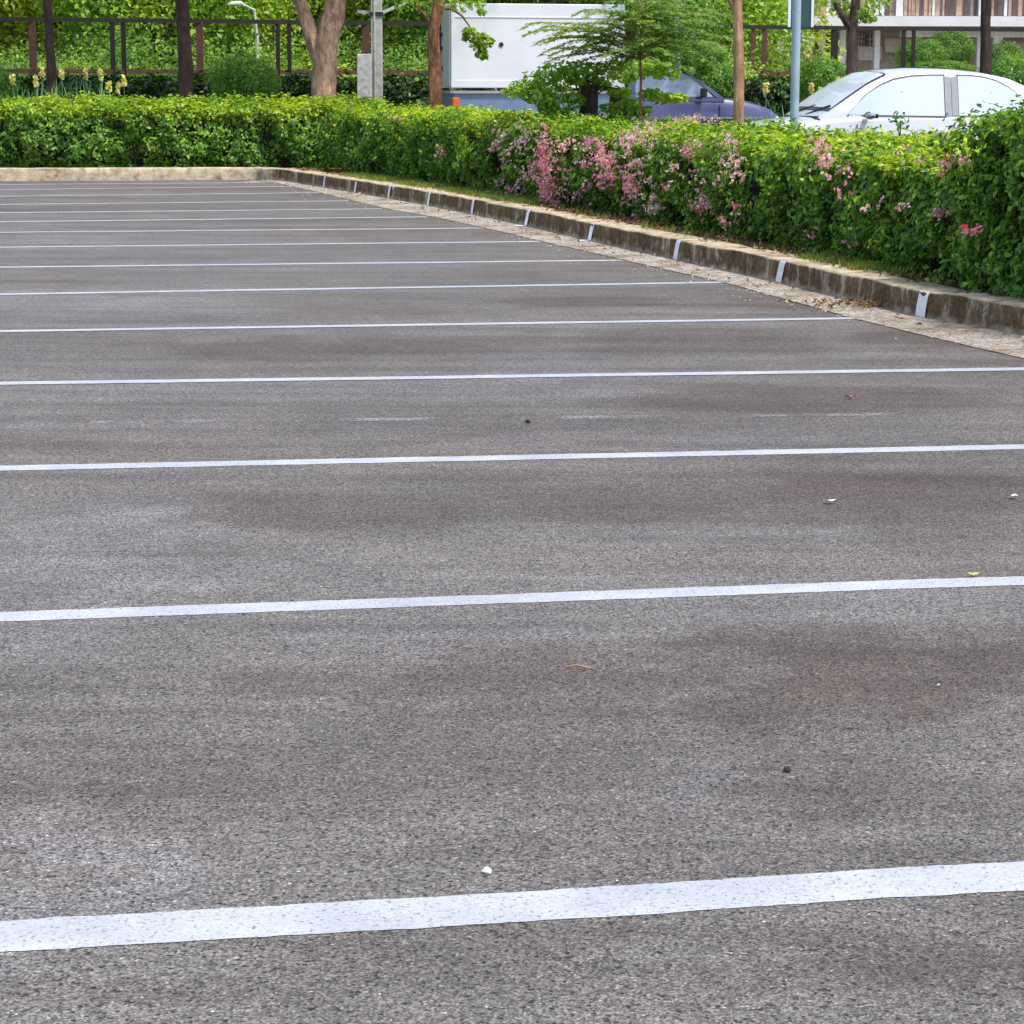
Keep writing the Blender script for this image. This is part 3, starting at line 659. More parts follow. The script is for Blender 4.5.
# loose gravel grains over gutter
n = 2600; gi = rng.integers(5, corner_i-2, n); pos = []
for k in gi:
    f = -abs(random.gauss(.0, .28))-.01; p = kline[k]+kn[k]*f; pos.append((p.x+random.uniform(-.05, .05), p.y+random.uniform(-.05, .05), .012 if f > -.35 else .004))
pos = np.array(pos); mb = MB()
for x, y, z in pos:
    s_ = random.uniform(.003, .009)*(1.3 if y > 15 else 1); mb.add([(x-s_, y, z), (x, y-s_, z), (x+s_, y, z), (x, y+s_, z), (x, y, z+s_)], [(0, 1, 4), (1, 2, 4), (2, 3, 4), (3, 0, 4)])
o = mb.build('gravel', M['gutter']); tag(o, 'loose sandy gravel strewn along the kerb foot', 'gravel', kind='stuff')

# ---------------- small things lying on the asphalt ----------------
def blob(name, loc, r_, mat, sq=.6, sub=2):
    mb = MB(); rows = []
    for i in range(9):
        th = math.pi*i/8; rows.append([])
        for j in range(12):
            a = 2*math.pi*j/12; d = Vector((math.sin(th)*math.cos(a), math.sin(th)*math.sin(a), math.cos(th)*sq)); k = 1+.28*mnoise.noise(d*2.1+Vector(loc)*3)
            rows[-1].append(d*r_*k+Vector((0, 0, r_*sq*.8)))
    mb.grid(rows, close=True, flip=True); o = mb.build(name, mat, smooth=True); o.location = loc; return o
tag(blob('pebble', G(487, 873.5), .0085, M['pebble'], .7), 'small white pebble lying just above the nearest painted line', 'pebble')
tag(blob('clod', G(787, 772), .008, M['clod'], .8), 'small dark clod lying on the asphalt between the two nearest lines', 'clod')
tag(blob('clod', G(528, 423), .012, M['clod'], .7), 'tiny dark lump on the asphalt between the third and fourth lines', 'clod')
a = G(566, 668.5); b = G(595, 670.5); mb = MB(); L_ = b-a; mb.tube([(0, 0, .004), (L_.x*.35, L_.y*.35+.006, .008), (L_.x*.7, L_.y*.7-.002, .006), (L_.x, L_.y, .004)], [.002, .0035, .003, .0015], 6)
o = mb.build('twig', M['straw']); o.location = a; tag(o, 'thin orange dry twig lying on the asphalt below the second line', 'twig')
def dry_leaf(px, py, s_, label, mat, rz):
    mb = MB(); rows = []
    for i in range(7):
        t = i/6; wd = s_*.32*math.sin(math.pi*min(1, t*1.02+.02))**.8; zc = .006+.25*s_*abs(t-.5)
        rows.append([Vector(((t-.5)*s_, -wd, zc+.12*s_)), Vector(((t-.5)*s_, 0, zc)), Vector(((t-.5)*s_, wd, zc+.1*s_))])
    mb.grid(rows); o = mb.build('fallen_leaf', mat, smooth=True); o.location = G(px, py); o.rotation_euler = (0, 0, rz); tag(o, label, 'leaf', 'pale fallen leaves on the asphalt'); return o
dry_leaf(830, 504, .045, 'curled whitish leaf lying on the asphalt right of centre, below the third line', M['pebble'], .3)
dry_leaf(1014, 499, .04, 'whitish leaf lying on the asphalt at the right edge, below the third line', M['pebble'], 1.2)
dry_leaf(974, 577, .035, 'small yellowish leaf lying on the second painted line near the right edge', M['petal_yellow'], .2)
dry_leaf(938, 688, .012, 'tiny white fleck of leaf on the reddish patch of asphalt, lower right', M['pebble'], .8)
dry_leaf(850, 399, .05, 'pale brown leaf lying on the asphalt just under the fourth line', M['straw'], .2)

# ---------------- trees and shrubs ----------------
def crown_mesh(clumps, per, size, cr, flat=.7, drop=0, aspect=.5):
    cs = np.repeat(np.array([c[:3] for c in clumps]), per, axis=0); rs = np.repeat(np.array([c[3] for c in clumps]), per)
    d = norm(rng.normal(size=(len(cs), 3))); rad = rs*rng.uniform(.25, 1, len(cs))**.5
    pos = cs+d*rad[:, None]*[1, 1, flat]
    ln = norm(d*.7+np.array([0, 0, .8])+rng.normal(0, .5, (len(cs), 3)))
    v = leaf_arrays(pos, ln, size*rng.uniform(.6, 1.3, len(cs)), aspect, .15, norm(rng.normal(size=(len(cs), 3))+[0, 0, -.5-drop]))
    return quads_mesh('crown', v)
def tree(name, label, base, trunk_pts, radii, limbs, clumps, per, size, lm, bm, group=None, cat='tree', jit=.12, n=12):
    """trunk_pts, limbs and clumps in world coordinates"""
    r_ = empty(name, base); b = Vector(base); tag(r_, label, cat, group)
    mb = MB(); tp = smooth(resample([Vector(p)-b for p in trunk_pts], .25), 2); L = len(tp)
    rr = [float(np.interp(i/(L-1), np.linspace(0, 1, len(radii)), radii)) for i in range(L)]
    mb.tube(tp, [r_i*(1+.10*mnoise.noise(Vector((i_*.7, base[0], 3.1)))) for i_, r_i in enumerate(rr)], n, jit=jit*1.4)
    for pts, ra in limbs:
        q = smooth(resample([Vector(p)-b for p in pts], .2), 1)
        if len(q) < 2: continue
        mb.tube(q, [float(np.interp(i/(len(q)-1), np.linspace(0, 1, len(ra)), ra)) for i in range(len(q))], max(6, n-4), jit=jit)
    mb.build('trunk', bm, r_, smooth=True)
    if clumps:
        o = link('crown', crown_mesh([(c[0]-b.x, c[1]-b.y, c[2]-b.z, c[3]) for c in clumps], per, size, 1), r_); setup(o, lm)
    return r_
GZ = .147
def gpt(px, depth, z=GZ): p = P(px, 90, depth); return Vector((p.x, depth, z))
def crown_above(c, rx, rz, k, cr, rs):
    out = []
    for _ in range(k):
        while True:
            d = Vector((rs.uniform(-1, 1), rs.uniform(-1, 1), rs.uniform(-1, 1)))
            if .25 < d.length < 1: break
        out.append((c[0]+d.x*rx, c[1]+d.y*rx, c[2]+d.z*rz, cr*rs.uniform(.7, 1.3)))
    return out
rs = random.Random(3)
def limbs_to(top, clumps, k, r0):
    out = []
    for c in rs.sample(clumps, min(k, len(clumps))):
        e = Vector(c[:3]); m = Vector(top).lerp(e, .5)+Vector((0, 0, .1)); s = Vector(top)-Vector((0, 0, rs.uniform(0, .8))); out.append(([s, m, e], [r0, r0*.6, r0*.25]))
    return out
# slim dark tree far left, standing by the flowers
for px, dep, r0, nm, lab, lean in [(50, 41.2, .075, 'slim_tree', 'slim dark tree trunk among the yellow flowers at the far left', .0), (184, 40.6, .115, 'slim_tree', 'straight dark tree trunk rising behind the far hedge, left of the round shrub', .0)]:
    base = gpt(px, dep); top = base+Vector((lean, .1, 5.2)); cl_ = crown_above((top.x, top.y, 6.2), 1.9, 1.5, 26, .6, rs)
    tree(nm, lab, base, [base, base+Vector((.03, 0, 1.5)), base+Vector((-.02, 0, 3)), top], [r0*1.25, r0, r0*.9, r0*.6], limbs_to(top, cl_, 8, r0*.5), cl_, 150, .12, M['leaf_wood'], M['bark_dark'], 'slim dark trees behind the far hedge')
# big forked tree
base = gpt(322, 40.6); q = lambda px, py: tuple(P(px, py, 40.6))
cl_ = crown_above((base.x, 40.8, 6.6), 3.0, 1.7, 60, .75, rs)
fork = Vector(q(322, 36))
tree('forked_tree', 'thick brown tree trunk forking into a pale left limb and a heavy right limb', base, [base, q(324, 95), q(322, 70), q(324, 45), q(333, 24), q(336, 8), q(337, -20), tuple(P(338, -75, 40.6)), tuple(P(340, -190, 40.7))],
     [.27, .22, .20, .20, .175, .16, .155, .14, .09], [([q(318, 58), q(312, 38), q(307, 20), q(301, 5), q(294, -12), q(284, -45), tuple(P(270, -140, 40.3))], [.13, .12, .10, .09, .08, .07, .04]),
      ([q(337, 14), q(341, 8), q(342, 3)], [.08, .07, .03])]+limbs_to(P(338, -130, 40.6), cl_, 10, .06), cl_, 170, .12, M['leaf_wood'], M['bark_big'], jit=.22, n=16)
# tree with leaning orange trunk in front of the truck
base = gpt(437, 36.9); q = lambda px, py, d=36.9: tuple(P(px, py, d))
cl_ = [(*q(px, py, 36.9+rs.uniform(-.7, .7)), r) for px, py, r in [(405, 4, .2), (418, -4, .22), (433, 6, .2), (447, 2, .2), (460, 6, .18), (476, 2, .16), (470, -10, .25), (398, -12, .25), (425, -20, .3), (450, -25, .3), (482, 12, .07)]]
cl_ += [(*q(px, py, 36.5), r) for px, py, r in [(470, 33, .12), (476, 44, .13), (487, 42, .12), (482, 54, .09), (468, 31, .07), (474, 38, .10), (484, 36, .06), (482, 50, .07), (491, 41, .05), (466, 38, .05), (478, 45, .08), (484, 57, .05)]]
cl2 = crown_above((base.x, 37, 4.1), 1.9, 1.1, 40, .5, rs)
tree('leaning_tree', 'tree with reddish brown trunk and a drooping leafy twig hanging before the white truck box', base, [base, q(436, 100), q(433, 60), q(432, 30), q(438, 10), q(442, -10), q(445, -80)], [.13, .115, .10, .095, .085, .075, .04],
     [([q(440, 8), q(450, 4), q(462, 14), q(472, 30), q(484, 52)], [.03, .02, .012, .008, .004]), ([q(433, 26), q(424, 12), q(410, 0)], [.03, .025, .015]), ([q(472, 30), q(482, 33), q(492, 42)], [.008, .006, .003])]+limbs_to(q(445, -70), cl2, 6, .03), cl_+cl2, 48, .085, M['leaf_lime'], M['bark_orange'], jit=.25)
# thin tan trunk in the hedge
base = gpt(738, 24.4, BED); q = lambda px, py, d=24.4: tuple(P(px, py, d))
cl_ = crown_above((base.x, 24.5, 3.5), 1.2, .8, 22, .4, rs)
tree('young_tree', 'thin straight tan trunk rising out of the hedge left of the steel pole', base, [base, q(739, 120), q(739, 80), q(737, 40), q(738, 10), q(737, -40), q(738, -100)], [.066, .056, .052, .05, .05, .04, .03],
     [([q(737, 14), q(732, 4), q(724, -8), q(716, -40)], [.03, .025, .02, .01])]+limbs_to(q(738, -90), cl_, 5, .02), cl_, 90, .07, M['leaf_wood'], M['bark_pole'], jit=.15)
# dark tree over the white car
base = gpt(851, 36); q = lambda px, py, d=36: tuple(P(px, py, d))
cl_ = [(*q(px, py, 36+rs.uniform(-.6, .6)), r) for px, py, r in [(838, 2, .22), (858, 5, .22), (872, 10, .2), (880, -2, .22), (845, 14, .12), (866, 18, .13), (828, -6, .25), (862, -14, .3)]]+crown_above((base.x, 36, 4.1), 1.9, 1.2, 34, .5, rs)
tree('crooked_tree', 'dark crooked tree with a low leafy fork directly above the white car windscreen', base, [base, q(851, 80), q(852, 40), q(853, 24), q(856, 5), q(858, -30), q(860, -90)], [.1, .095, .09, .08, .07, .06, .03],
     [([q(850, 26), q(843, 16), q(836, 6), q(828, -10)], [.07, .055, .05, .03])]+limbs_to(q(860, -80), cl_[8:], 6, .03), cl_, 85, .08, M['leaf_wood'], M['bark_grey'], jit=.25)
base = gpt(985, 34); q = lambda px, py, d=34: tuple(P(px, py, d))
cl_ = crown_above((base.x, 34, 4.2), 1.8, 1.1, 34, .5, rs)
tree('dark_tree', 'straight dark tree trunk standing behind the rear half of the white car', base, [base, q(985, 70), q(986, 30), q(986, 0), q(987, -60), q(988, -120)], [.095, .085, .08, .07, .06, .03],
     [([q(986, 4), q(982, -4), q(976, -14), q(965, -50)], [.04, .035, .03, .02])]+limbs_to(q(988, -110), cl_, 6, .03), cl_, 90, .08, M['leaf_wood'], M['bark_dark'], jit=.2)

base = gpt(678, 39); q = lambda px, py, d=39: tuple(P(px, py, d))
cl_ = [(*q(px, py, 39+rs.uniform(-.7, .7)), r) for px, py, r in [(655, 30, .3), (672, 40, .3), (690, 34, .3), (700, 46, .25), (664, 52, .2), (712, 30, .3), (680, 15, .35), (700, 8, .35), (660, 8, .3), (722, 12, .3), (690, 58, .2), (640, 20, .25), (715, 55, .2), (705, 68, .15)]]+crown_above((base.x, 39, 3.9), 1.5, 1.0, 26, .5, rs)
tree('pale_tree', 'small tree with a thin whitish trunk behind the pickup cab', base, [base, q(679, 85), q(678, 60), q(676, 30), q(680, -30)], [.06, .055, .05, .045, .02], limbs_to(q(678, 20), cl_, 8, .02), cl_, 260, .07, M['leaf_wood3'], M['concrete_light'])
# feathery sapling: layered pinnate sprays
def sapling():
    dep = 27.0; base = gpt(641, dep, BED); r_ = empty('feathery_sapling', base); tag(r_, 'feathery sapling with layered sprays of fine leaflets growing before the truck cab', 'tree')
    mb = MB(); q = lambda px, py, d=dep: P(px, py, d)-base
    mb.tube([Vector((0, 0, 0)), q(640, 118), q(641, 80), q(640, 50), q(642, 20), q(644, -10)], [.02, .016, .014, .012, .009, .005], 8)
    fr = []
    spots = [(540, 27, -1), (556, 33, -1), (575, 25, -1), (590, 14, -1), (570, 42, -1), (590, 48, -1), (560, 52, -1), (605, 32, -1), (612, 14, -1), (615, 48, -1), (625, 5, -1), (630, 26, -1), (600, 60, -1), (622, 62, -1), (640, 10, 1), (650, 22, 1), (655, 5, 1), (660, 35, 1), (670, 15, 1), (676, 28, 1), (684, 10, 1), (690, 40, 1), (697, 25, 1), (705, 35, 1), (668, 48, 1), (684, 50, 1), (650, 44, 1), (640, 36, -1), (700, 12, 1), (646, -6, 1), (618, -4, -1), (672, -4, 1), (560, 38, -1), (632, 44, -1), (662, 56, 1), (605, 22, -1), (580, 36, -1), (712, 44, 1), (690, 0, 1), (632, 15, -1)]
    for (px, py, sg) in spots:
        for rep in range(2):
            a = q(641, min(60, py+14)); dd_ = rs.uniform(-.55, .55); e = q(px+rs.uniform(-12, 12), py+rs.uniform(-8, 9)); e.y += dd_
            mid = a.lerp(e, .55)+Vector((0, 0, .07)); e2 = e+Vector((sg*.14, dd_*.1, -.07))
            pts = smooth(resample([a, mid, e, e2], .03), 3); mb.tube(pts[::3]+[pts[-1]], .0035, 4, cap=False)
            k0 = int(len(pts)*.25)
            for i in range(k0, len(pts)-1):
                t = (pts[i+1]-pts[i]).normalized(); sd_ = t.cross(Vector((0, 0, 1))).normalized()
                for sgn in (-1, 1):
                    lnz = rs.uniform(.08, .15); dr = (sd_*sgn+t*.6+Vector((0, 0, rs.uniform(-.25, .1)))).normalized()
                    # a pinna: leaflets along it
                    for m in range(3): fr.append((pts[i]+dr*lnz*(m+.6)/3, dr, t))
    c = np.array([tuple(f[0]) for f in fr]); ld = np.array([tuple(f[2]) for f in fr]); n = len(c)
    v = leaf_arrays(c+rng.normal(0, .006, (n, 3)), np.array([0, -.15, 1.])+rng.normal(0, .35, (n, 3)), .050*rng.uniform(.7, 1.3, n), .5, .10, ld+rng.normal(0, .4, (n, 3)))
    mb.build('trunk', M['bark_orange'], r_, smooth=True); o = link('crown', quads_mesh('crown', v), r_); setup(o, M['leaf_fern'])
sapling()
# dark stump with bright broad-leaved shoots
dep = 27.6; sb = gpt(588, dep, BED); r_ = empty('stump_bush', sb); tag(r_, 'cut dark stump sprouting bright broad leaves behind the flowering hedge', 'bush')
mb = MB(); z1 = P(588, 84, dep).z-BED; mb.tube([(0, 0, 0), (0, 0, z1*.5), (.01, 0, z1)], [.13, .11, .10], 14, jit=.25)
for k in range(14):
    a = rs.uniform(0, 6.28); z_ = z1*rs.uniform(.75, 1); e = Vector((math.cos(a)*rs.uniform(.2, .6), math.sin(a)*rs.uniform(.2, .5), z1+rs.uniform(-.1, .15))); mb.tube([Vector((0, 0, z_)), Vector((e.x*.5, e.y*.5, max(z_, e.z)+.03)), e], [.010, .008, .004], 5)
mb.build('stump', M['bark_dark'], r_, smooth=True)
cl_ = []
for px, py, r in [(515, 92, .08), (528, 86, .1), (540, 78, .12), (555, 72, .14), (570, 68, .14), (585, 70, .14), (600, 72, .14), (548, 88, .12), (565, 86, .14), (612, 66, .12), (626, 76, .1), (560, 104, .14), (572, 98, .08), (545, 100, .12), (640, 72, .1), (655, 70, .1), (668, 74, .1), (620, 92, .08), (630, 104, .08), (612, 108, .08), (650, 94, .08), (662, 98, .08), (676, 98, .07), (640, 112, .08), (582, 78, .12), (600, 84, .08), (535, 95, .1), (555, 112, .1)]:
    p = P(px, py, dep+rs.uniform(-.4, .3))-sb; cl_.append((p.x, p.y, p.z, r))
o = link('shoots', crown_mesh([(a_, b_, c__, d_*1.9) for a_, b_, c__, d_ in cl_], 110, .075, 1, flat=.38, aspect=.5), r_); setup(o, M['leaf_lime'])
shoots('wild_shoot', 'thin leafy shoot sticking up from the hedge top before the white car', 'plant', P(900, 140, 19.5), 3, .2, M['leaf_hedge'], .06, .16, 4)

# round clipped shrubs
def ball_mesh(r, n, size, sq=.85):
    d = norm(rng.normal(size=(n, 3))); rr = r*(1+.12*wob(d*r, .35, 2)+.16*wob(d*r, .9, 1))*rng.uniform(.82, 1.03, n)
    pos = d*rr[:, None]*[1, 1, sq]; v = leaf_arrays(pos, d+rng.normal(0, .5, (n, 3)), size*rng.uniform(.6, 1.3, n), .5); return quads_mesh('foliage', v)
bm_ = ball_mesh(1, 6500, .10)
for px, py, dep, rpx, lab in [(243, 84, 41.8, 31, 'round clipped shrub between the straight dark trunk and the forked tree'), (715, 84, 43.5, 25, 'round clipped shrub behind the hood of the blue pickup'), (822, 82, 42.5, 27, 'round clipped shrub right of the steel pole, behind the yellow flowers'), (1010, 84, 41.5, 30, 'round clipped shrub at the right edge behind the white car'), (-4, 88, 42.5, 22, 'round clipped shrub cut by the left edge of the view')]:
    p = P(px, py, dep); rad = rpx*dep/F; r_ = empty('round_shrub', (p.x, p.y, GZ)); tag(r_, lab, 'shrub', 'round clipped shrubs before the fence')
    o = link('foliage', bm_, r_); 
    if not bm_.materials: bm_.materials.append(M['leaf_wood3'])
    o.scale = (rad*1.1, rad*1.1, rad*1.1); o.location = (0, 0, p.z-GZ-.02); o.rotation_euler = (0, 0, px)
    mb = MB(); mb.tube([(0, 0, 0), (.02, 0, .4), (0, 0, max(.5, p.z-GZ))], [.05, .045, .03], 8)
    for k in range(7): a = k*.9; mb.tube([(0, 0, .3), (math.cos(a)*rad*.6, math.sin(a)*rad*.6, p.z-GZ+.1)], [.02, .01], 5)
    mb.build('stem', M['bark_dark'], r_)
# dark informal hedge in front of the fence
kn_ref = (0, 1, 0)
bz = P(512, 77, 43.3).z-BED
hd = [Vector((-13+.3*k, 43.0+max(0, (k-40))*.012, 0)) for k in range(96)]
hedge('dark_hedge', 'long dark unclipped hedge standing right in front of the metal fence', 'hedge', hd, lambda y: bz-.1, lambda y: bz-.02, lambda y: .8, 650, .10, [M['leaf_dark'], M['leaf_hedge']], None, lambda pos, z, HF, tp, q, hf: .03+.12*tp, .16, 2)
kn_ref = tuple(kn[20])
# yellow flowering plants
def flower_plant(px, depth, pytop, label, w_=.06, blades=11, grp='yellow flowers growing before the fence'):
    b = gpt(px, depth); top = P(px, pytop, depth); h = top.z-GZ; r_ = empty('yellow_flower', b); tag(r_, label, 'flower', grp)
    mb = MB(); mb.tube([(0, 0, 0), (.01, 0, h*.5), (0, 0, h-.04)], [.008, .007, .005], 5); mb.build('stem', M['leaf_blue'], r_)
    n = blades; cc = []; 
    mb = MB()
    for k in range(n):
        a = rs.uniform(0, 6.28); l = h*rs.uniform(.5, .86); tl = Vector((math.cos(a), math.sin(a), 0))*rs.uniform(.04, .22); sd_ = Vector((-math.sin(a), math.cos(a), 0))*.022; o0 = Vector((rs.uniform(-.12, .12), rs.uniform(-.1, .1), 0)); rows = []
        for i in range(5):
            t = i/4; wd = (1-t**2.2)*1.0+.04; c = o0+tl*t*t*1.2+Vector((0, 0, l*t)); rows.append([c-sd_*wd, c+sd_*wd])
        mb.grid(rows)
    mb.build('leaf_blades', M['leaf_blue'], r_)
    n = 40; pos = np.clip(rng.normal(0, 1, (n, 3)), -1.4, 1.4)*[w_*.33, w_*.33, w_*.85]+[0, 0, h-.03]
    v = leaf_arrays(pos, rng.normal(0, .7, (n, 3))+[0, -.5, .4], .07*rng.uniform(.7, 1.2, n), .65, .15); o = link('flower_head', quads_mesh('flower_head', v), r_); setup(o, M['petal_yellow'])
fl = [(13, 78, 'widest yellow bloom of the flower row, cut close to the far left edge'), (36, 79, 'squat yellow flower just left of the slim dark tree'), (42, 71, 'tall yellow flower touching the left side of the slim dark tree'), (62, 72, 'tall yellow flower standing first to the right of the slim dark tree'), (86, 72, 'yellow flower standing second to the right of the slim dark tree'), (101, 73, 'tall pale yellow flower standing third to the right of the slim dark tree'), (109, 84, 'low pale yellow bloom, left one of the low pair near the hedge top'), (118, 86, 'low yellow bloom, right one of the low pair near the hedge top'), (124, 79, 'rightmost yellow flower of the row left of the straight dark trunk')]
for px, py, lab in fl: flower_plant(px, 39.6+rs.uniform(-.2, .5), py, lab)
for px, py, lab in [(766, 86, 'yellow flower standing alone just left of the steel pole'), (811, 86, 'pale flower first to the right of the steel pole'), (821, 90, 'short yellow-green bloom second to the right of the steel pole'), (829, 86, 'yellow flower third to the right of the steel pole'), (838, 80, 'yellow flower nearest to the crooked tree trunk')]: flower_plant(px, 35.5+rs.uniform(-.3, .3), py, lab, .05, 9)
# sword-leaf clumps
def blade_clump(px, depth, pytop, label, n=60, wpx=20):
    b = gpt(px, depth); h = P(px, pytop, depth).z-GZ; r_ = MB()
    for k in range(n):
        a = rs.uniform(0, 6.28); l = h*rs.uniform(.6, 1.05); tl = Vector((math.cos(a), math.sin(a)*.6, 0))*rs.uniform(.05, .35); sd_ = Vector((-math.sin(a), math.cos(a), 0))*.02
        o0 = Vector((rs.uniform(-1, 1)*wpx*depth/F, rs.uniform(-.2, .2), 0)); rows = []
        for i in range(6):
            t = i/5; wd = (1-t**2.2)+.04; c = o0+tl*t*t+Vector((0, 0, l*t*(1-.12*t*t))); rows.append([c-sd_*wd, c+sd_*wd])
        r_.grid(rows)
    o = r_.build('sword_leaf_plant', M['leaf_blue']); o.location = b; tag(o, label, 'plant', 'sword-leaved plants behind the hedges'); return o
blade_clump(20, 38.3, 70, 'bluish green sword-leaved clump left of the slim dark tree'); blade_clump(62, 38.3, 68, 'bluish green sword-leaved clump at the foot of the slim dark tree', 80, 26); blade_clump(98, 38.3, 71, 'bluish green sword-leaved clump right of the slim dark tree', 50, 18)
blade_clump(777, 34, 96, 'green sword-leaved clump between the blue pickup and the white car', 40, 14); blade_clump(818, 34, 98, 'green sword-leaved clump just behind the white car hood', 30, 10)

# ---------------- distant wood ----------------
def wood_tree_parts(seed, h, rx, lm, size=.135, per=420, k=52):
    r2 = random.Random(seed); cl_ = crown_above((0, 0, h*.56), rx, h*.42, k, 1.0, r2)
    cl_ += [(r2.uniform(-rx, rx)*.9, r2.uniform(-rx, rx)*.6, r2.uniform(.8, 2.2), .7) for _ in range(10)]
    me = crown_mesh(cl_, per, size, 1, flat=.75); me.materials.append(lm)
    mb = MB(); mb.tube([(0, 0, 0), (.1, 0, h*.3), (-.1, .1, h*.6), (0, 0, h*.85)], [.17, .14, .1, .04], 9, jit=.2)
    for c in cl_[::4]: mb.tube([(0, 0, h*.3), Vector(c[:3])*.6+Vector((0, 0, .8)), c[:3]], [.06, .04, .015], 5, cap=False)
    o = mb.build('trunk', M['bark_grey'], None, smooth=True); tm = o.data; bpy.data.objects.remove(o)
    return me, tm
kinds = [wood_tree_parts(1, 8.5, 2.6, M['leaf_wood']), wood_tree_parts(2, 7, 2.3, M['leaf_wood2']), wood_tree_parts(3, 9.5, 2.9, M['leaf_wood3']), wood_tree_parts(4, 6.5, 2.2, M['leaf_wood'])]
klab = ['bright green leafy tree in the wood beyond the fence', 'yellowish green tree in the wood beyond the fence', 'deep green tree in the wood beyond the fence', 'low bushy green tree in the wood beyond the fence']
r3 = random.Random(8); spots = []
for row, (dep, st) in enumerate([(54, 2.7), (61, 3.1), (70, 3.6)]):
    x = -15.0-row*2
    while x < (13+row*3 if row else 5.5):
        spots.append((x+r3.uniform(-.8, .8), dep+r3.uniform(-2, 2), r3.choice([0, 1, 2, 3, 0, 1] if row == 0 else [0, 2, 2, 1, 0]))); x += st
for x, y, kd in spots:
    pxx = 512+x/y*F
    if pxx > 738: continue
    r_ = empty('wood_tree', (x, y, GZ), r3.uniform(0, 6.28)); tag(r_, klab[kd], 'tree', 'trees in the wood beyond the fence, '+['bright green', 'yellowish green', 'deep green', 'low bushy'][kd]); s_ = r3.uniform(.85, 1.15); r_.scale = (s_, s_, s_)
    link('crown', kinds[kd][0], r_); link('trunk', kinds[kd][1], r_)
# undergrowth right behind the fence
n = 110000; x = rng.uniform(-17, 4.6, n); y = rng.uniform(46.5, 53, n); hh = 1.0+.95*(wob(np.stack([x, y, x*0], 1), 3.2, 1)*.5+.5)+.3*wob(np.stack([x, y, x*0], 1), 1.1, 2)
z = GZ+hh*rng.uniform(.05, 1, n)**.5; pos = np.stack([x, y, z], 1); pos += .1*rng.normal(size=(n, 3))
mi = np.clip((wob(pos, 2.5, 3)*1.4+1).astype(int), 0, 2)
v = leaf_arrays(pos, rng.normal(0, .6, (n, 3))+[0, -.4, .8], .085*rng.uniform(.6, 1.3, n), .5)
o = link('undergrowth', quads_mesh('undergrowth', v, mi)); setup(o, [M['leaf_wood3'], M['leaf_wood'], M['leaf_wood2']]); tag(o, 'tangled green undergrowth filling the ground behind the fence', 'undergrowth', kind='stuff')
# far-off wood mass
n = 60000; x = rng.uniform(-45, 50, n); y = rng.uniform(100, 108, n); hh = 8+3*wob(np.stack([x, y, x*0], 1), 9, 1)
pos = np.stack([x, y, GZ+hh*rng.uniform(0, 1, n)], 1); v = leaf_arrays(pos, rng.normal(0, .6, (n, 3))+[0, -.5, .6], .75*rng.uniform(.6, 1.3, n), .6)
mi = np.clip((wob(pos, 5, 3)*1.4+1).astype(int), 0, 2)
o = link('far_wood', quads_mesh('far_wood', v, mi)); setup(o, [M['leaf_wood3'], M['leaf_wood'], M['leaf_wood3']]); tag(o, 'far-off wood closing the view behind the trees', 'wood', kind='stuff')
# shrubs in front of the building
bl = ball_mesh(1, 9000, .09, .9); bl.materials.append(M['leaf_hedge'])
bl2 = ball_mesh(1, 9000, .09, .9); bl2.materials.append(M['leaf_wood3'])
for px, py, dep, rpx, rzp, me, lab in [(922, 60, 56, 24, 22, bl2, 'tall loose green bush just right of the fence posts, before the building'), (952, 54, 58, 20, 26, bl, 'dark green pointed bush before the white building column'), (940, 72, 54, 34, 12, bl2, 'low light green bush seen just over the white car roof'), (1004, 62, 58, 18, 22, bl, 'dark bush at the right edge before the building opening'),
      (775, 76, 55, 36, 16, bl2, 'wide green bush behind the steel pole, before the low white wall'), (722, 55, 56, 34, 36, bl2, 'big green bush left of the rusty fence posts'), (880, 78, 54, 30, 9, bl2, 'flat yellow-green bush below the building window'), (668, 30, 57, 34, 50, bl, 'tall dark green bush behind the feathery sapling'), (815, 74, 52.5, 26, 10, bl2, 'low green bush below the brown building door')]:
    p = P(px, py, dep); r_ = empty('bush', (p.x, p.y, GZ)); tag(r_, lab, 'bush', 'bushes between the fence and the building')
    o = link('foliage', me, r_); o.scale = (rpx*dep/F, rpx*dep/F, rzp*dep/F); o.location = (0, 0, p.z-GZ)
    mb = MB(); mb.tube([(0, 0, 0), (.02, .02, p.z-GZ+.1)], [.05, .03], 7)
    for k in range(5): a = k*1.3; mb.tube([(0, 0, .2), (math.cos(a)*.4, math.sin(a)*.4, p.z-GZ)], [.03, .012], 5)
    mb.build('stem', M['bark_dark'], r_)

# ---------------- metal fence ----------------
fz0 = P(0, 19, 44.5).z; lz0 = P(0, 71, 44.5).z
def fpt(px, z): # point on the fence line
    A = Vector((P(0, 19, 44.5).x, 44.5, 0)); B = Vector((P(1024, 28, 51).x, 51, 0)); d = ray(px, 60); 
    # intersect in plan
    t = (A.x*(B.y-A.y)-A.y*(B.x-A.x))/(d.x*(B.y-A.y)-d.y*(B.x-A.x)); return Vector((d.x*t, d.y*t, z))
fr_ = empty('metal_fence', fpt(512, GZ)); tag(fr_, 'dark brown metal fence of rails and paired posts running across the back', 'fence')
F0 = Vector(fr_.location)
def fl_(px, z): return fpt(px, z)-F0
mb = MB(); mb.bar(fl_(-140, fz0), fl_(1180, fz0), .075, .075); mb.build('top_rail', M['fence'], fr_)
mb = MB(); mb.bar(fl_(-140, lz0), fl_(1180, lz0), .05, .08); mb.build('bottom_rail', M['fence_rust'], fr_)
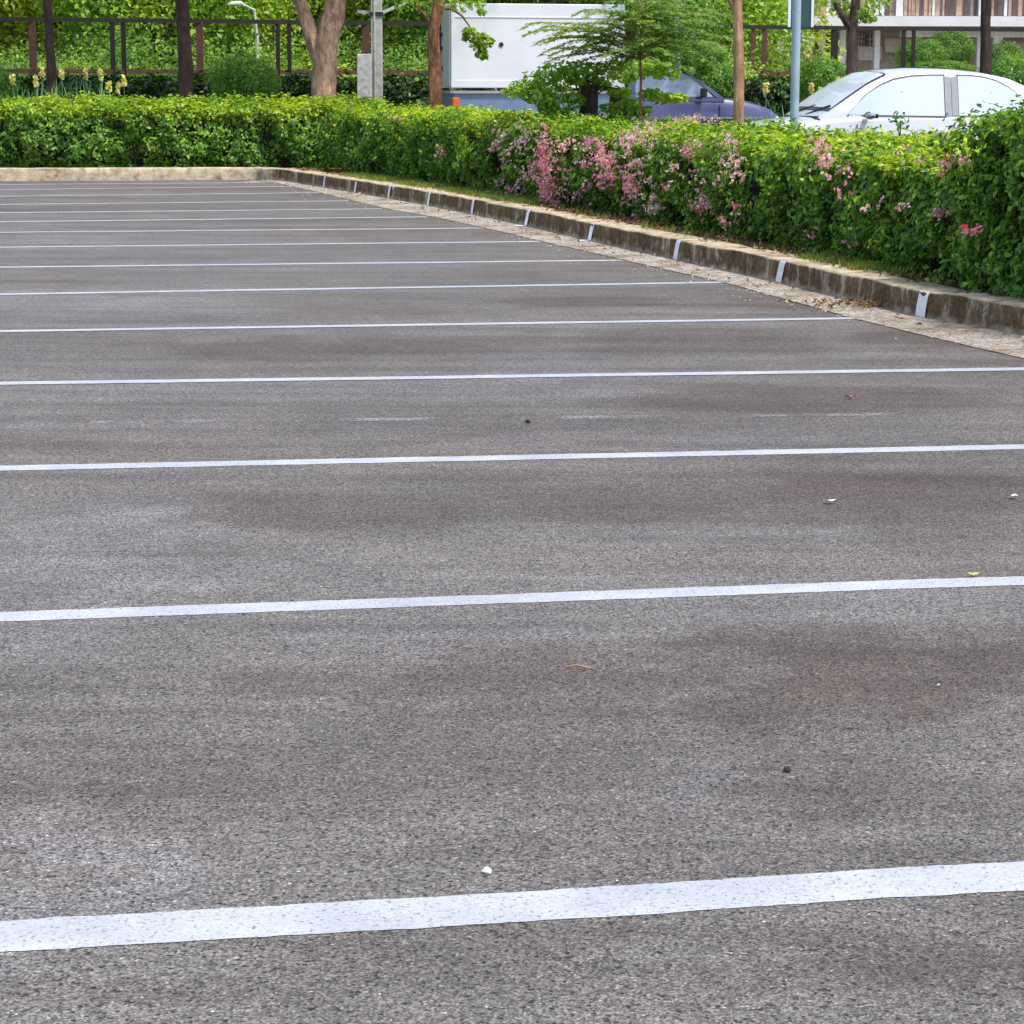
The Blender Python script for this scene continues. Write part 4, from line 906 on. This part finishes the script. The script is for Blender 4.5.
for px, wpx, rust in [(-50, 5, 0), (-43, 5, 0), (33, 7, 1), (113, 4.5, 0), (124, 4.5, 0), (200, 7, 1), (278, 4, 0), (289.5, 4, 0), (366, 7, 1), (447, 4, 0), (459, 4, 0), (527, 6, 1), (604, 4, 0), (615, 4, 0), (680, 6, 1), (753, 4.5, 1), (764, 4.5, 1), (834, 7, 0), (903, 4, 0), (913, 3.5, 0), (985, 6, 0), (1052, 4, 0), (1062, 4, 0)]:
    mb = MB(); p = fl_(px, 0); wd = wpx*fpt(px, 0).y/F; mb.box((p.x, p.y, (fz0-.022-GZ)/2), (wd, .052, fz0-.022-GZ)); mb.build('post', M['fence_rust'] if rust else M['fence'], fr_)
mb = MB()
for k in range(0, 240):
    px = -130+k*5.4; p = fl_(px, 0); mb.add([(p.x-.0012, p.y, lz0-GZ), (p.x+.0012, p.y, lz0-GZ), (p.x+.0012, p.y, fz0-.06-GZ), (p.x-.0012, p.y, fz0-.06-GZ)], [(0, 1, 2, 3)])
for k in range(1, 8): z = lz0+(fz0-lz0)*k/8; mb.bar(fl_(-140, z), fl_(1180, z), .0025, .0025)
mb.build('wire_mesh', M['wire'], fr_)

# ---------------- concrete pole and stub ----------------
b = gpt(377, 40.2); top = b.z; r_ = empty('utility_pole', b); tag(r_, 'square grey concrete utility pole with a dark band behind the far corner of the hedge', 'pole')
mb = MB(); wd = 10.5*40.2/F
rows = []
for z, s_ in ((0, 1.1), (3, 1.0), (7.5, .8)):
    h_ = wd*s_/2; rows.append([(-h_, -h_, z), (h_, -h_, z), (h_, h_, z), (-h_, h_, z)])
mb.grid(rows, close=True); mb.add(rows[-1], [(0, 1, 2, 3)])
mb.box((-.03, -wd*.5-.01, 1.3), (.03, .03, 2.6)); mb.build('shaft', M['concrete'], r_, bevel=.01)
zb = P(377, 14, 40.2).z-GZ; mb = MB(); mb.box((0, 0, zb), (wd+.04, wd+.04, .06)); mb.build('steel_band', M['rubber'], r_)
mb = MB(); mb.bar((wd/2, 0, zb+.02), (.55, .05, zb+.22), .05); mb.bar((-wd/2, 0, zb+.02), (-.3, .05, zb+.04), .05); mb.build('bracket', M['concrete_light'], r_)
b = gpt(364.5, 39.9); ht = P(364, 54, 39.9).z-GZ; mb = MB(); mb.box((0, 0, ht/2), (14*39.9/F, .2, ht)); o = mb.build('concrete_stub', M['concrete_light'], bevel=.015); o.location = b; tag(o, 'short whitish concrete post leaning on the left side of the utility pole', 'post')
# ---------------- steel pole and sign ----------------
b = gpt(795, 23.2, BED); r_ = empty('steel_pole', b); tag(r_, 'blue-grey round steel pole rising from the hedge before the white car', 'pole')
mb = MB(); mb.tube([(0, 0, 0), (0, 0, 3.2)], 4.3*23.2/F, 18); mb.build('shaft', M['steel_blue'], r_, smooth=True)
mb = MB(); mb.tube([(0, 0, 3.2), (0, 0, 3.23)], 4.6*23.2/F, 18); mb.build('cap', M['steel_blue'], r_)
# sign board behind it (seen from the back), own post
p0 = P(798, 27, 30); p1 = P(812, 27, 30); cx = (P(789, 27, 30).x+p1.x)/2; wd = p1.x-P(789, 27, 30).x; r_ = empty('sign_board', (cx, 30, .143)); tag(r_, 'dark green sign board with white right edge standing behind the steel pole', 'sign')
mb = MB(); mb.box((0, 0, p0.z-.143+.45), (wd-.03, .03, .9)); mb.build('panel', M['sign_back'], r_)
mb = MB(); mb.box((wd/2, 0, p0.z-.143+.45), (.03, .05, .9)); mb.box((-wd/2, 0, p0.z-.143+.45), (.03, .05, .9)); mb.build('frame', M['sign_edge'], r_)
mb = MB(); mb.tube([(-.03, .04, 0), (-.03, .04, p0.z+.6)], .025, 10); mb.build('post', M['steel_blue'], r_, smooth=True)
# far street lamp
b = gpt(258, 50); mb = MB(); zt = P(258, 10, 50).z-GZ; r_ = empty('street_lamp', b); tag(r_, 'pale street lamp with a short arm far behind the fence above the round shrub', 'street lamp')
mb.tube([(0, 0, 0), (0, 0, zt*.8), (-.05, 0, zt), (-.25, 0, zt+.1)], [.05, .035, .025, .02], 8); mb.build('lamp_post', M['concrete_light'], r_)
mb = MB(); mb.tube([(-.22, 0, zt+.08), (-.32, 0, zt+.13), (-.5, 0, zt+.12), (-.56, 0, zt+.1)], [.02, .045, .04, .015], 8); mb.build('lamp_head', M['box_white'], r_)

# ---------------- building ----------------
BD = 74.0
def bp(px, py): p = P(px, py, BD); return p.x, p.z
x0, _ = bp(813, 0); x1 = x0+22; br = empty('apartment_building', (x0, BD, GZ)); tag(br, 'white two storey building with brown slatted balcony behind the trees at the right', 'building')
def rect(name, pxa, pya, pxb, pyb, yoff, thick, mat, parent=br, bevel=0):
    xa, za = bp(pxa, pya); xb, zb_ = bp(pxb, pyb); mb = MB(); mb.box(((xa+xb)/2-x0, yoff+thick/2, (za+zb_)/2-GZ), (abs(xb-xa), thick, abs(za-zb_)))
    return mb.build(name, mat, parent, bevel=bevel)
# back volume
_, zs = bp(900, 27); _, zst = bp(900, 17)
mb = MB(); mb.box((11, 5.0, (zs-GZ)/2), (22, 6.0, zs-GZ)); mb.box((11, 5.0, zst-GZ+1.6), (22, 6, 3.2)); mb.build('wall', M['plaster_grey'], br)
mb = MB(); mb.box((11-.15, 3.5, (zs+zst)/2-GZ), (22.3, 9.2, zst-zs)); mb.build('floor_slab', M['plaster'], br)
mb = MB(); mb.box((11, 4, zst-GZ+3.35), (23, 11, .25)); mb.build('roof', M['tile'], br)
# ground floor columns
for pa, pb in [(818, 822), (838, 842), (872, 876), (974, 982), (990, 997), (1040, 1048), (1090, 1098)]:
    rect('column', pa, 27.5, pb, 84, -.6, .3, M['plaster'])
for pa, pb in [(893, 898), (975, 981), (1040, 1046), (1090, 1096)]:
    rect('balcony_column', pa, -40, pb, 16.5, -.9, .25, M['plaster'])
rect('beam', 898, 30.5, 1150, 38, -.58, .25, M['plaster'])
rect('door', 823, 33, 838, 84, 1.8, .12, M['door_brown'])
for (pa, ya, pb, yb) in [(842, 36, 850, 48), (862, 31, 873, 45), (876, 33, 888, 48)]:
    w_ = rect('window', pa, ya, pb, yb, 1.86, .1, M['dark_in'])
    mb = MB(); xa, za = bp(pa, ya); xb, zb_ = bp(pb, yb)
    for k in range(1, 4): xx = xa+(xb-xa)*k/4-x0; mb.box((xx, 1.84, (za+zb_)/2-GZ), (.03, .02, abs(za-zb_)))
    for k in range(1, 3): zz = za+(zb_-za)*k/3-GZ; mb.box(((xa+xb)/2-x0, 1.82, zz), (abs(xb-xa), .015, .03))
    o = mb.build('window_bars', M['plaster'], w_)
for (pa, ya, pb, yb) in [(842, 49, 851, 60), (862, 46, 886, 60), (890, 38, 972, 52), (1005, 42, 1100, 60)]:
    rect('low_wall', pa, ya, pb, yb, .9, .15, M['plaster'])
# balcony slats (one part: a screen of slats) with irregular shades
mb = MB(); rs4 = random.Random(4); x = bp(815, 0)[0]
zt_ = zst-GZ+.02
while x < x0+21.5:
    wdt = rs4.uniform(.05, .13); hh_ = 1.5+rs4.uniform(-.02, .02); mb.box((x-x0, -.75+rs4.uniform(-.02, .02), zt_+hh_/2), (wdt, .04, hh_), mi=rs4.choice([0, 0, 1, 2])); x += wdt+rs4.uniform(.02, .06)
mb.build('balcony_screen', [M['slats'], M['plaster_grey'], M['door_brown']], br)
# low white annex wall left of the building
w0 = P(705, 46, 72); w1 = P(812, 46, 72); zt = P(760, 37, 72).z; zl = P(760, 47, 72).z
r_ = empty('boundary_wall', ((w0.x+w1.x)/2, 72, GZ)); tag(r_, 'low white wall left of the building, seen behind the steel pole', 'wall')
mb = MB(); mb.box((0, 0, (zt-GZ)/2), (w1.x-w0.x, .2, zt-GZ)); mb.build('wall', M['plaster'], r_)
mb = MB(); mb.box((0, -.003, zt-GZ+.04), (w1.x-w0.x+.06, .3, .08)); mb.build('coping', M['plaster_grey'], r_)

# ---------------- vehicles ----------------
def wheel(root, x, y, r=.31, w_=.19):
    s = -1 if y < 0 else 1; W = empty('wheel', (x, y, r)); W.parent = root
    mb = MB(); prof = [(r*.62, -w_/2), (r*.9, -w_/2), (r, -w_/2+.03), (r, w_/2-.03), (r*.9, w_/2), (r*.62, w_/2), (r*.62, -w_/2)]; mb.lathe(prof, n=28, axis='Y'); mb.build('tyre', M['rubber'], W, smooth=True)
    mb = MB(); mb.lathe([(.001, s*w_*.3), (.05, s*w_*.32), (.07, s*w_*.22), (r*.5, s*w_*.3), (r*.62, s*w_*.42), (r*.62, -s*w_*.4)], n=28, axis='Y')
    mb.build('rim', M['rim'], W, smooth=True)
def loft(mb, stations, sec, mi=0):
    rows = [sec(*s) for s in stations]
    mb.grid(rows, mi); n = len(rows[0])
    for row, rev in ((rows[0], False), (rows[-1], True)): mb.add(row, [tuple(reversed(range(n))) if rev else tuple(range(n))])
def sedan():
    # local: +x = front, y = left side; faces towards -X in the world
    root = empty('white_sedan', (0, 0, 0)); tag(root, 'white four-door sedan with reflected sky painted on its glass, parked behind the hedge, facing left', 'car')
    # stations: x, z_low, z_belt, half width, crown
    st = [(2.06, .34, .54, .60, .02), (2.03, .26, .63, .70, .05), (1.93, .22, .71, .78, .05), (1.72, .2, .77, .82, .055), (1.4, .2, .825, .845, .055), (1.0, .2, .885, .85, .045), (.75, .2, .905, .855, .03), (.3, .2, .91, .86, .0), (-.5, .2, .93, .86, .0), (-1.2, .2, .945, .855, .0), (-1.55, .2, .96, .845, .03), (-1.9, .22, .955, .82, .04), (-2.15, .28, .93, .77, .03), (-2.22, .36, .7, .70, .02)]
    def sec(x, z0, z1, w, cr):
        h = []
        for y_, z_ in [(0, z0), (w*.8, z0), (w*.96, z0+.08), (w, z0+(z1-z0)*.45), (w*.985, z0+(z1-z0)*.72), (w*.955, z1-.03), (w*.90, z1), (w*.5, z1+cr*.85), (0, z1+cr)]: h.append((y_, z_))
        return [Vector((x, y_, z_)) for y_, z_ in h]+[Vector((x, -y_, z_)) for y_, z_ in reversed(h[1:-1])]
    def fine(st, k=5):
        a = np.array(st); xs = a[:, 0]; o = []
        for i in range(len(a)-1):
            for j in range(k): o.append(tuple(a[i]+(a[i+1]-a[i])*j/k))
        o.append(tuple(a[-1])); return o
    mb = MB(); loft(mb, fine(st, 3), sec); body = mb.build('body', M['white_car'], root, smooth=True)
    # greenhouse
    zr = lambda x: float(np.interp(x, [-1.75, -1.55, -1.25, -.9, -.6, -.3, .0, .25, .42, .6, .8, 1.0, 1.12], [.94, 1.0, 1.17, 1.34, 1.395, 1.42, 1.425, 1.41, 1.375, 1.285, 1.15, 1.0, .9]))
    zb = lambda x: float(np.interp(x, [-1.75, -1.2, -.5, .3, .75, 1.12], [.935, .93, .915, .895, .88, .86]))
    wb = lambda x: float(np.interp(x, [-1.75, -1.2, -.5, .3, .8, 1.12], [.70, .78, .80, .80, .77, .70]))
    wr = lambda x: float(np.interp(x, [-1.75, -1.2, -.6, .2, .6, 1.12], [.62, .60, .60, .60, .62, .66]))
    def ysurf(x, z): t = min(1, max(0, (z-zb(x))/max(.05, zr(.0)-.05-.9))); return wb(x)+(.60-wb(x))*t
    def sec2(x):
        b_, r_ = zb(x), zr(x); e = max(.012, (r_-b_)); sh = b_+e*.86; ys = ysurf(x, sh)
        h = [(0, b_-.05), (wb(x), b_-.05), (wb(x), b_+.003), (ysurf(x, b_+e*.43), b_+e*.43), (ys, sh), (ys-.03*min(1, e*4), b_+e*.95), (ys*.75, b_+e*.99), (0, r_+.006)]
        return [Vector((x, y_, z_)) for y_, z_ in h]+[Vector((x, -y_, z_)) for y_, z_ in reversed(h[1:-1])]
    xs = list(np.linspace(1.12, -1.75, 60)); mb = MB(); rows = [sec2(x) for x in xs]; mb.grid(rows); mb.build('roof_shell', M['white_car'], root, smooth=True)
    # side windows as outlines in x,z
    def side(name, outline, mat, off, s, parent=root):
        mb = MB(); n = len(outline); cx = sum(p[0] for p in outline)/n; cz = sum(p[1] for p in outline)/n
        rings = []
        for k in (1, .66, .33, .02): rings.append([Vector((cx+(x-cx)*k, s*(ysurf(cx+(x-cx)*k, cz+(z-cz)*k)+off), cz+(z-cz)*k)) for x, z in outline])
        mb.grid(rings, close=True, flip=(s < 0)); return mb.build(name, mat, parent, smooth=True)
    def dens(o, k=4):
        out = []
        for a, b in zip(o, o[1:]+o[:1]):
            for j in range(k): out.append((a[0]+(b[0]-a[0])*j/k, a[1]+(b[1]-a[1])*j/k))
        return out
    top = lambda x: zr(x)-.075
    front = [(.84, .94), (.76, 1.03), (.63, 1.15), (.48, 1.24), (.33, 1.30), (.15, 1.333), (-.04, 1.343), (-.20, 1.345), (-.185, 1.14), (-.17, .925)]
    rear = [(-.325, .93), (-.34, 1.14), (-.355, 1.345), (-.50, 1.342), (-.64, 1.325), (-.76, 1.29), (-.88, 1.23), (-.99, 1.15), (-1.08, 1.04), (-1.09, .945)]
    def grow(o, g):
        cx = sum(p[0] for p in o)/len(o); cz = sum(p[1] for p in o)/len(o)
        return [(x+g*np.sign(x-cx)*min(1, abs(x-cx)*3), z+g*np.sign(z-cz)*min(1, abs(z-cz)*8)) for x, z in o]
    for s in (1, -1):
        for ol in (front, rear):
            sl = side('window_seal', dens(grow(ol, .018)), M['seal'], .004, s); g = side('side_window', dens(ol), M['glass_sky_tint'], .009, s)
        p_ = [(-.235, .925), (-.22, 1.14), (-.20, 1.335), (-.30, 1.34), (-.385, 1.34), (-.40, 1.14), (-.42, .93), (-.33, .925)]
        side('pillar_trim', dens([(-.178, .93), (-.208, 1.34), (-.270, 1.34), (-.243, .93)]), M['pillar_grey'], .012, s)
        side('pillar_trim', dens([(-.253, .93), (-.280, 1.34), (-.348, 1.34), (-.318, .93)]), M['pillar_grey'], .012, s)
    # windscreen and rear glass on the sloping top
    def slope_glass(name, xa, xb, mat, inset=.05):
        mb = MB(); rows = []
        for k in range(13):
            x = xa+(xb-xa)*k/12; b_, r_ = zb(x), zr(x); e = max(.012, r_-b_); w_ = ysurf(x, b_+e*.86)-inset; row = []
            for j in range(11):
                y_ = -w_+2*w_*j/10; t = abs(y_)/(ysurf(x, b_+e*.86)*.75); z_ = r_+.006-(e*.01+.006)*min(1, t) if t < 1 else None
                if z_ is None: z_ = b_+e*(.99-.04*min(1, (t-1)/.28))
                row.append(Vector((x, y_, z_+.008)))
            rows.append(row)
        mb.grid(rows, flip=(xb < xa)); return mb.build(name, mat, root, smooth=True)
    slope_glass('windscreen_seal', 1.03, .40, M['seal'], .012)
    o = slope_glass('windscreen', 1.0, .43, M['glass_wind'], .03); o.location.z = .005
    o = slope_glass('rear_window', -.86, -1.58, M['glass_wind'], .06)
    # door seams, handle, mirror, wipers
    for s in (1, -1):
        mb = MB()
        for x in (.80, -.33, -1.28): mb.bar((x, s*.861, .32), (x-.03, s*.842, .84), .008, .012)
        mb.build('door_seam', M['seal'], root)
        for x in (-.12, -1.05): mb = MB(); mb.box((x, s*.862, .76), (.17, .03, .03)); mb.build('door_handle', M['white_car'], root, bevel=.008)
        mb = MB(); mb.tube([(.66, s*.80, .93), (.67, s*.9, .95)], [.03, .025], 8); mr = [(.62, .0), (.60, .0)]
        mb2 = MB(); rows = []
        for k in range(8):
            t = k/7; r_ = math.sin(math.pi*min(.98, max(.05, t)))**.5*.065; rows.append([Vector((.67+.05*math.cos(a)*(r_/.065)-.0, s*(.86+.2*t), .925+r_*math.sin(a)*.55)) for a in np.linspace(0, 2*math.pi, 13)[:-1]])
        mb2.grid(rows, close=True); mb.v += []; o = mb2.build('side_mirror', M['pillar_grey'], root, smooth=True); mb.build('mirror_arm', M['seal'], o)
        mb3 = MB(); mb3.box((.615, s*.96, .925), (.012, .14, .05)); mb3.build('mirror_glass', M['dark_in'], o)
    mb = MB(); mb.box((1.08, 0, .905), (.10, 1.2, .03)); mb.build('cowl', M['rubber'], root)
    for y0, y1 in ((-.5, .05), (.05, .58)):
        mb = MB(); mb.tube([(1.08, y0, .93), (1.03, (y0+y1)/2, .985), (.98, y1, 1.035)], [.012, .010, .007], 6); mb.tube([(1.02, y0+.05, .965), (.985, y1+.03, 1.02)], .009, 5); mb.build('wiper', M['rubber'], root)
    for s in (1, -1):
        mb = MB(); mb.box((1.98, s*.56, .58), (.14, .3, .12)); mb.build('headlight', M['lamp_clear'], root, bevel=.03)
        mb = MB(); mb.box((-2.16, s*.58, .80), (.12, .28, .14)); mb.build('tail_light', M['lamp_red'], root, bevel=.02)
    mb = MB(); mb.box((2.05, 0, .42), (.1, 1.4, .16)); mb.build('front_bumper', M['white_car'], root, bevel=.04)
    mb = MB(); mb.box((-2.2, 0, .46), (.1, 1.42, .2)); mb.build('rear_bumper', M['white_car'], root, bevel=.04)
    for x in (1.36, -1.22):
        for s in (1, -1):
            mb = MB(); mb.lathe([(.001, 0), (.355, 0), (.355, .02*s), (.001, .02*s)], (x, s*.845, .32), 24, 'Y'); mb.build('wheel_arch', M['rubber'], root)
            wheel(root, x, s*.79)
    return root
sd_ = sedan()
cd_ = 27.0
sd_.rotation_euler = (0, 0, math.pi+.18)
p = P(955, 70, cd_); off = Matrix.Rotation(math.pi+.18, 3, 'Z') @ Vector((-.31, .70, 0)); sd_.location = (p.x-off.x, cd_-off.y, .095)
sd_.scale = (1.04, 1.0, 1.0)

def pickup():
    # local +x front; box body on the bed
    root = empty('box_pickup', (0, 0, 0)); tag(root, 'blue-violet pickup truck carrying a tall white box body, facing right', 'truck')
    mb = MB()
    # cab + hood body
    st = [(2.50, .46, .64, .66, .02), (2.46, .42, .74, .74, .04), (2.36, .38, .83, .80, .05), (2.1, .36, .91, .83, .06), (1.8, .36, .965, .85, .05), (1.5, .36, 1.0, .85, .02), (.9, .36, 1.01, .86, 0), (.06, .36, 1.01, .86, 0)]
    def sec(x, z0, z1, w, cr):
        h = [(0, z0), (w*.85, z0), (w*.98, z0+.1), (w, z0+(z1-z0)*.5), (w*.98, z1-.08), (w*.92, z1), (w*.5, z1+cr*.85), (0, z1+cr)]
        return [Vector((x, y_, z_)) for y_, z_ in h]+[Vector((x, -y_, z_)) for y_, z_ in reversed(h[1:-1])]
    loft(mb, st, sec); mb.build('cab_body', M['blue_car'], root, smooth=True)
    zr = lambda x: float(np.interp(x, [.06, .1, .3, .6, .8, 1.0, 1.2, 1.58], [1.0, 1.46, 1.49, 1.50, 1.485, 1.44, 1.30, 1.01]))
    wt = lambda z: .83-.17*(z-.99)/.55
    rows = []
    for x in np.linspace(1.58, .06, 36):
        r_ = zr(x); e = max(.01, r_-1.0); sh = 1.0+e*.9
        h = [(0, .96), (wt(1.0), .96), (wt(1.0), 1.0), (wt(1.0+e*.5), 1.0+e*.5), (wt(sh), sh), (wt(sh)-.05*min(1, e*3), 1.0+e*.985), (0, r_)]
        rows.append([Vector((x, y_, z_)) for y_, z_ in h]+[Vector((x, -y_, z_)) for y_, z_ in reversed(h[1:-1])])
    mb = MB(); mb.grid(rows); mb.build('cab_roof', M['blue_car'], root, smooth=True)
    ol = [(1.40, 1.035), (1.25, 1.19), (1.06, 1.34), (.93, 1.40), (.6, 1.415), (.2, 1.41), (.18, 1.035)]
    for s in (1, -1):
        mb = MB(); mb.add([Vector((x, s*(wt(z)+.008), z)) for x, z in ol], [tuple(range(len(ol))) if s < 0 else tuple(reversed(range(len(ol))))]); mb.build('side_window', M['truck_glass'], root)
        mb = MB(); mb.bar((.96, s*(wt(1.42)+.0), 1.435), (1.46, s*(wt(1.04)+.002), 1.04), .045, .02); mb.build('pillar_trim', M['pillar_grey'], root)
        mb = MB(); mb.box((.35, s*.865, .88), (.16, .03, .035)); mb.build('door_handle', M['rubber'], root)
        mb = MB(); mb.box((1.22, s*.93, 1.10), (.08, .14, .13)); mb.bar((1.22, s*.80, 1.05), (1.22, s*.9, 1.07), .03); mb.build('side_mirror', M['rubber'], root, bevel=.02)
        mb = MB(); mb.bar((1.5, s*.863, .42), (1.5, s*.845, .93), .01, .014); mb.bar((.2, s*.863, .42), (.2, s*.845, .95), .01, .014); mb.build('door_seam', M['seal'], root)
        mb = MB(); mb.box((2.42, s*.60, .68), (.14, .26, .13)); mb.build('headlight', M['lamp_clear'], root, bevel=.03)
        mb = MB(); mb.box((1.25, s*.862, .72), (1.9, .012, .03)); mb.build('side_strip', M['pillar_grey'], root)
    mb = MB(); rows = []
    for k in range(8):
        t = k/7; x = 1.53+(.98-1.53)*t; z = zr(x)+.012; w_ = wt(z)-.09; rows.append([(x, -w_, z), (x, 0, z+.01), (x, w_, z)])
    mb.grid(rows, flip=True); mb.build('windscreen', M['truck_glass'], root, smooth=True)
    mb = MB(); mb.box((2.5, 0, .50), (.12, 1.56, .18)); mb.build('front_bumper', M['rubber'], root, bevel=.03)
    # bed
    mb = MB(); mb.box((-1.42, 0, .88), (2.4, 1.68, .48)); mb.build('bed', M['blue_bed'], root, bevel=.03)
    mb = MB()
    for s in (1, -1): mb.box((-1.42, s*.85, 1.10), (2.42, .05, .04))
    mb.box((-2.64, 0, 1.10), (.05, 1.7, .04)); mb.build('bed_rail', M['rim'], root)
    mb = MB(); mb.box((-2.7, 0, .55), (.14, 1.6, .14)); mb.build('rear_bumper', M['rim'], root, bevel=.02)
    for s in (1, -1): mb = MB(); mb.box((-2.59, s*.8, .93), (.10, .14, .18)); mb.build('tail_light', M['lamp_red'], root, bevel=.015)
    # box body
    zb_, zt_ = 1.16, 2.40; xl, xr = -2.66, .0
    mb = MB(); mb.box(((xl+xr)/2, 0, (zb_+zt_)/2), (xr-xl, 1.7, zt_-zb_)); bx_ = mb.build('box_body', M['box_white'], root, bevel=.012)
    mb = MB()
    for s in (1, -1):
        mb.box(((xl+xr)/2, s*.853, zb_+.06), (xr-xl, .012, .1)); mb.box(((xl+xr)/2, s*.853, zt_-.20), (xr-xl, .012, .012))
        for xx in (xl+.03, xr-.03): mb.box((xx, s*.854, (zb_+zt_)/2), (.05, .014, zt_-zb_-.02))
    mb.build('box_trim', M['box_white'], bx_)
    mb = MB(); mb.lathe([(.001, -.862), (.035, -.862), (.035, -.85)], (-1.90, 0, 1.80), 16, 'Y'); mb.build('filler_cap', M['rubber'], bx_)
    for s in (1, -1):
        mb = MB(); mb.box((xl-.012, s*.425, (zb_+zt_)/2), (.02, .82, zt_-zb_-.06)); dr = mb.build('rear_door', M['box_door'], bx_)
        mb = MB(); mb.tube([(xl-.05, s*.2, zb_+.1), (xl-.05, s*.2, zt_-.1)], .014, 8)
        for z in (1.45, 1.75, 1.95, 2.35): mb.box((xl-.045, s*.2, z), (.05, .10, .05))
        mb.build('latch', M['rubber'], dr)
    for x in (1.75, -1.45):
        for s in (1, -1):
            mb = MB(); mb.lathe([(.001, 0), (.40, 0), (.40, .02*s), (.001, .02*s)], (x, s*.845, .36), 24, 'Y'); mb.build('wheel_arch', M['rubber'], root)
            wheel(root, x, s*.78, .35, .22)
    return root
pk = pickup()
pk.scale = (1.0, 1.0, 1.0)
L_ = P(451, 70, 37.9); yaw = .2
pk.rotation_euler = (0, 0, yaw)
# put the near rear corner of the box at the picked spot
off = Matrix.Rotation(yaw, 3, 'Z') @ Vector((-2.66, -.85, 0)); pk.location = (L_.x-off.x, 37.9-off.y, .12)
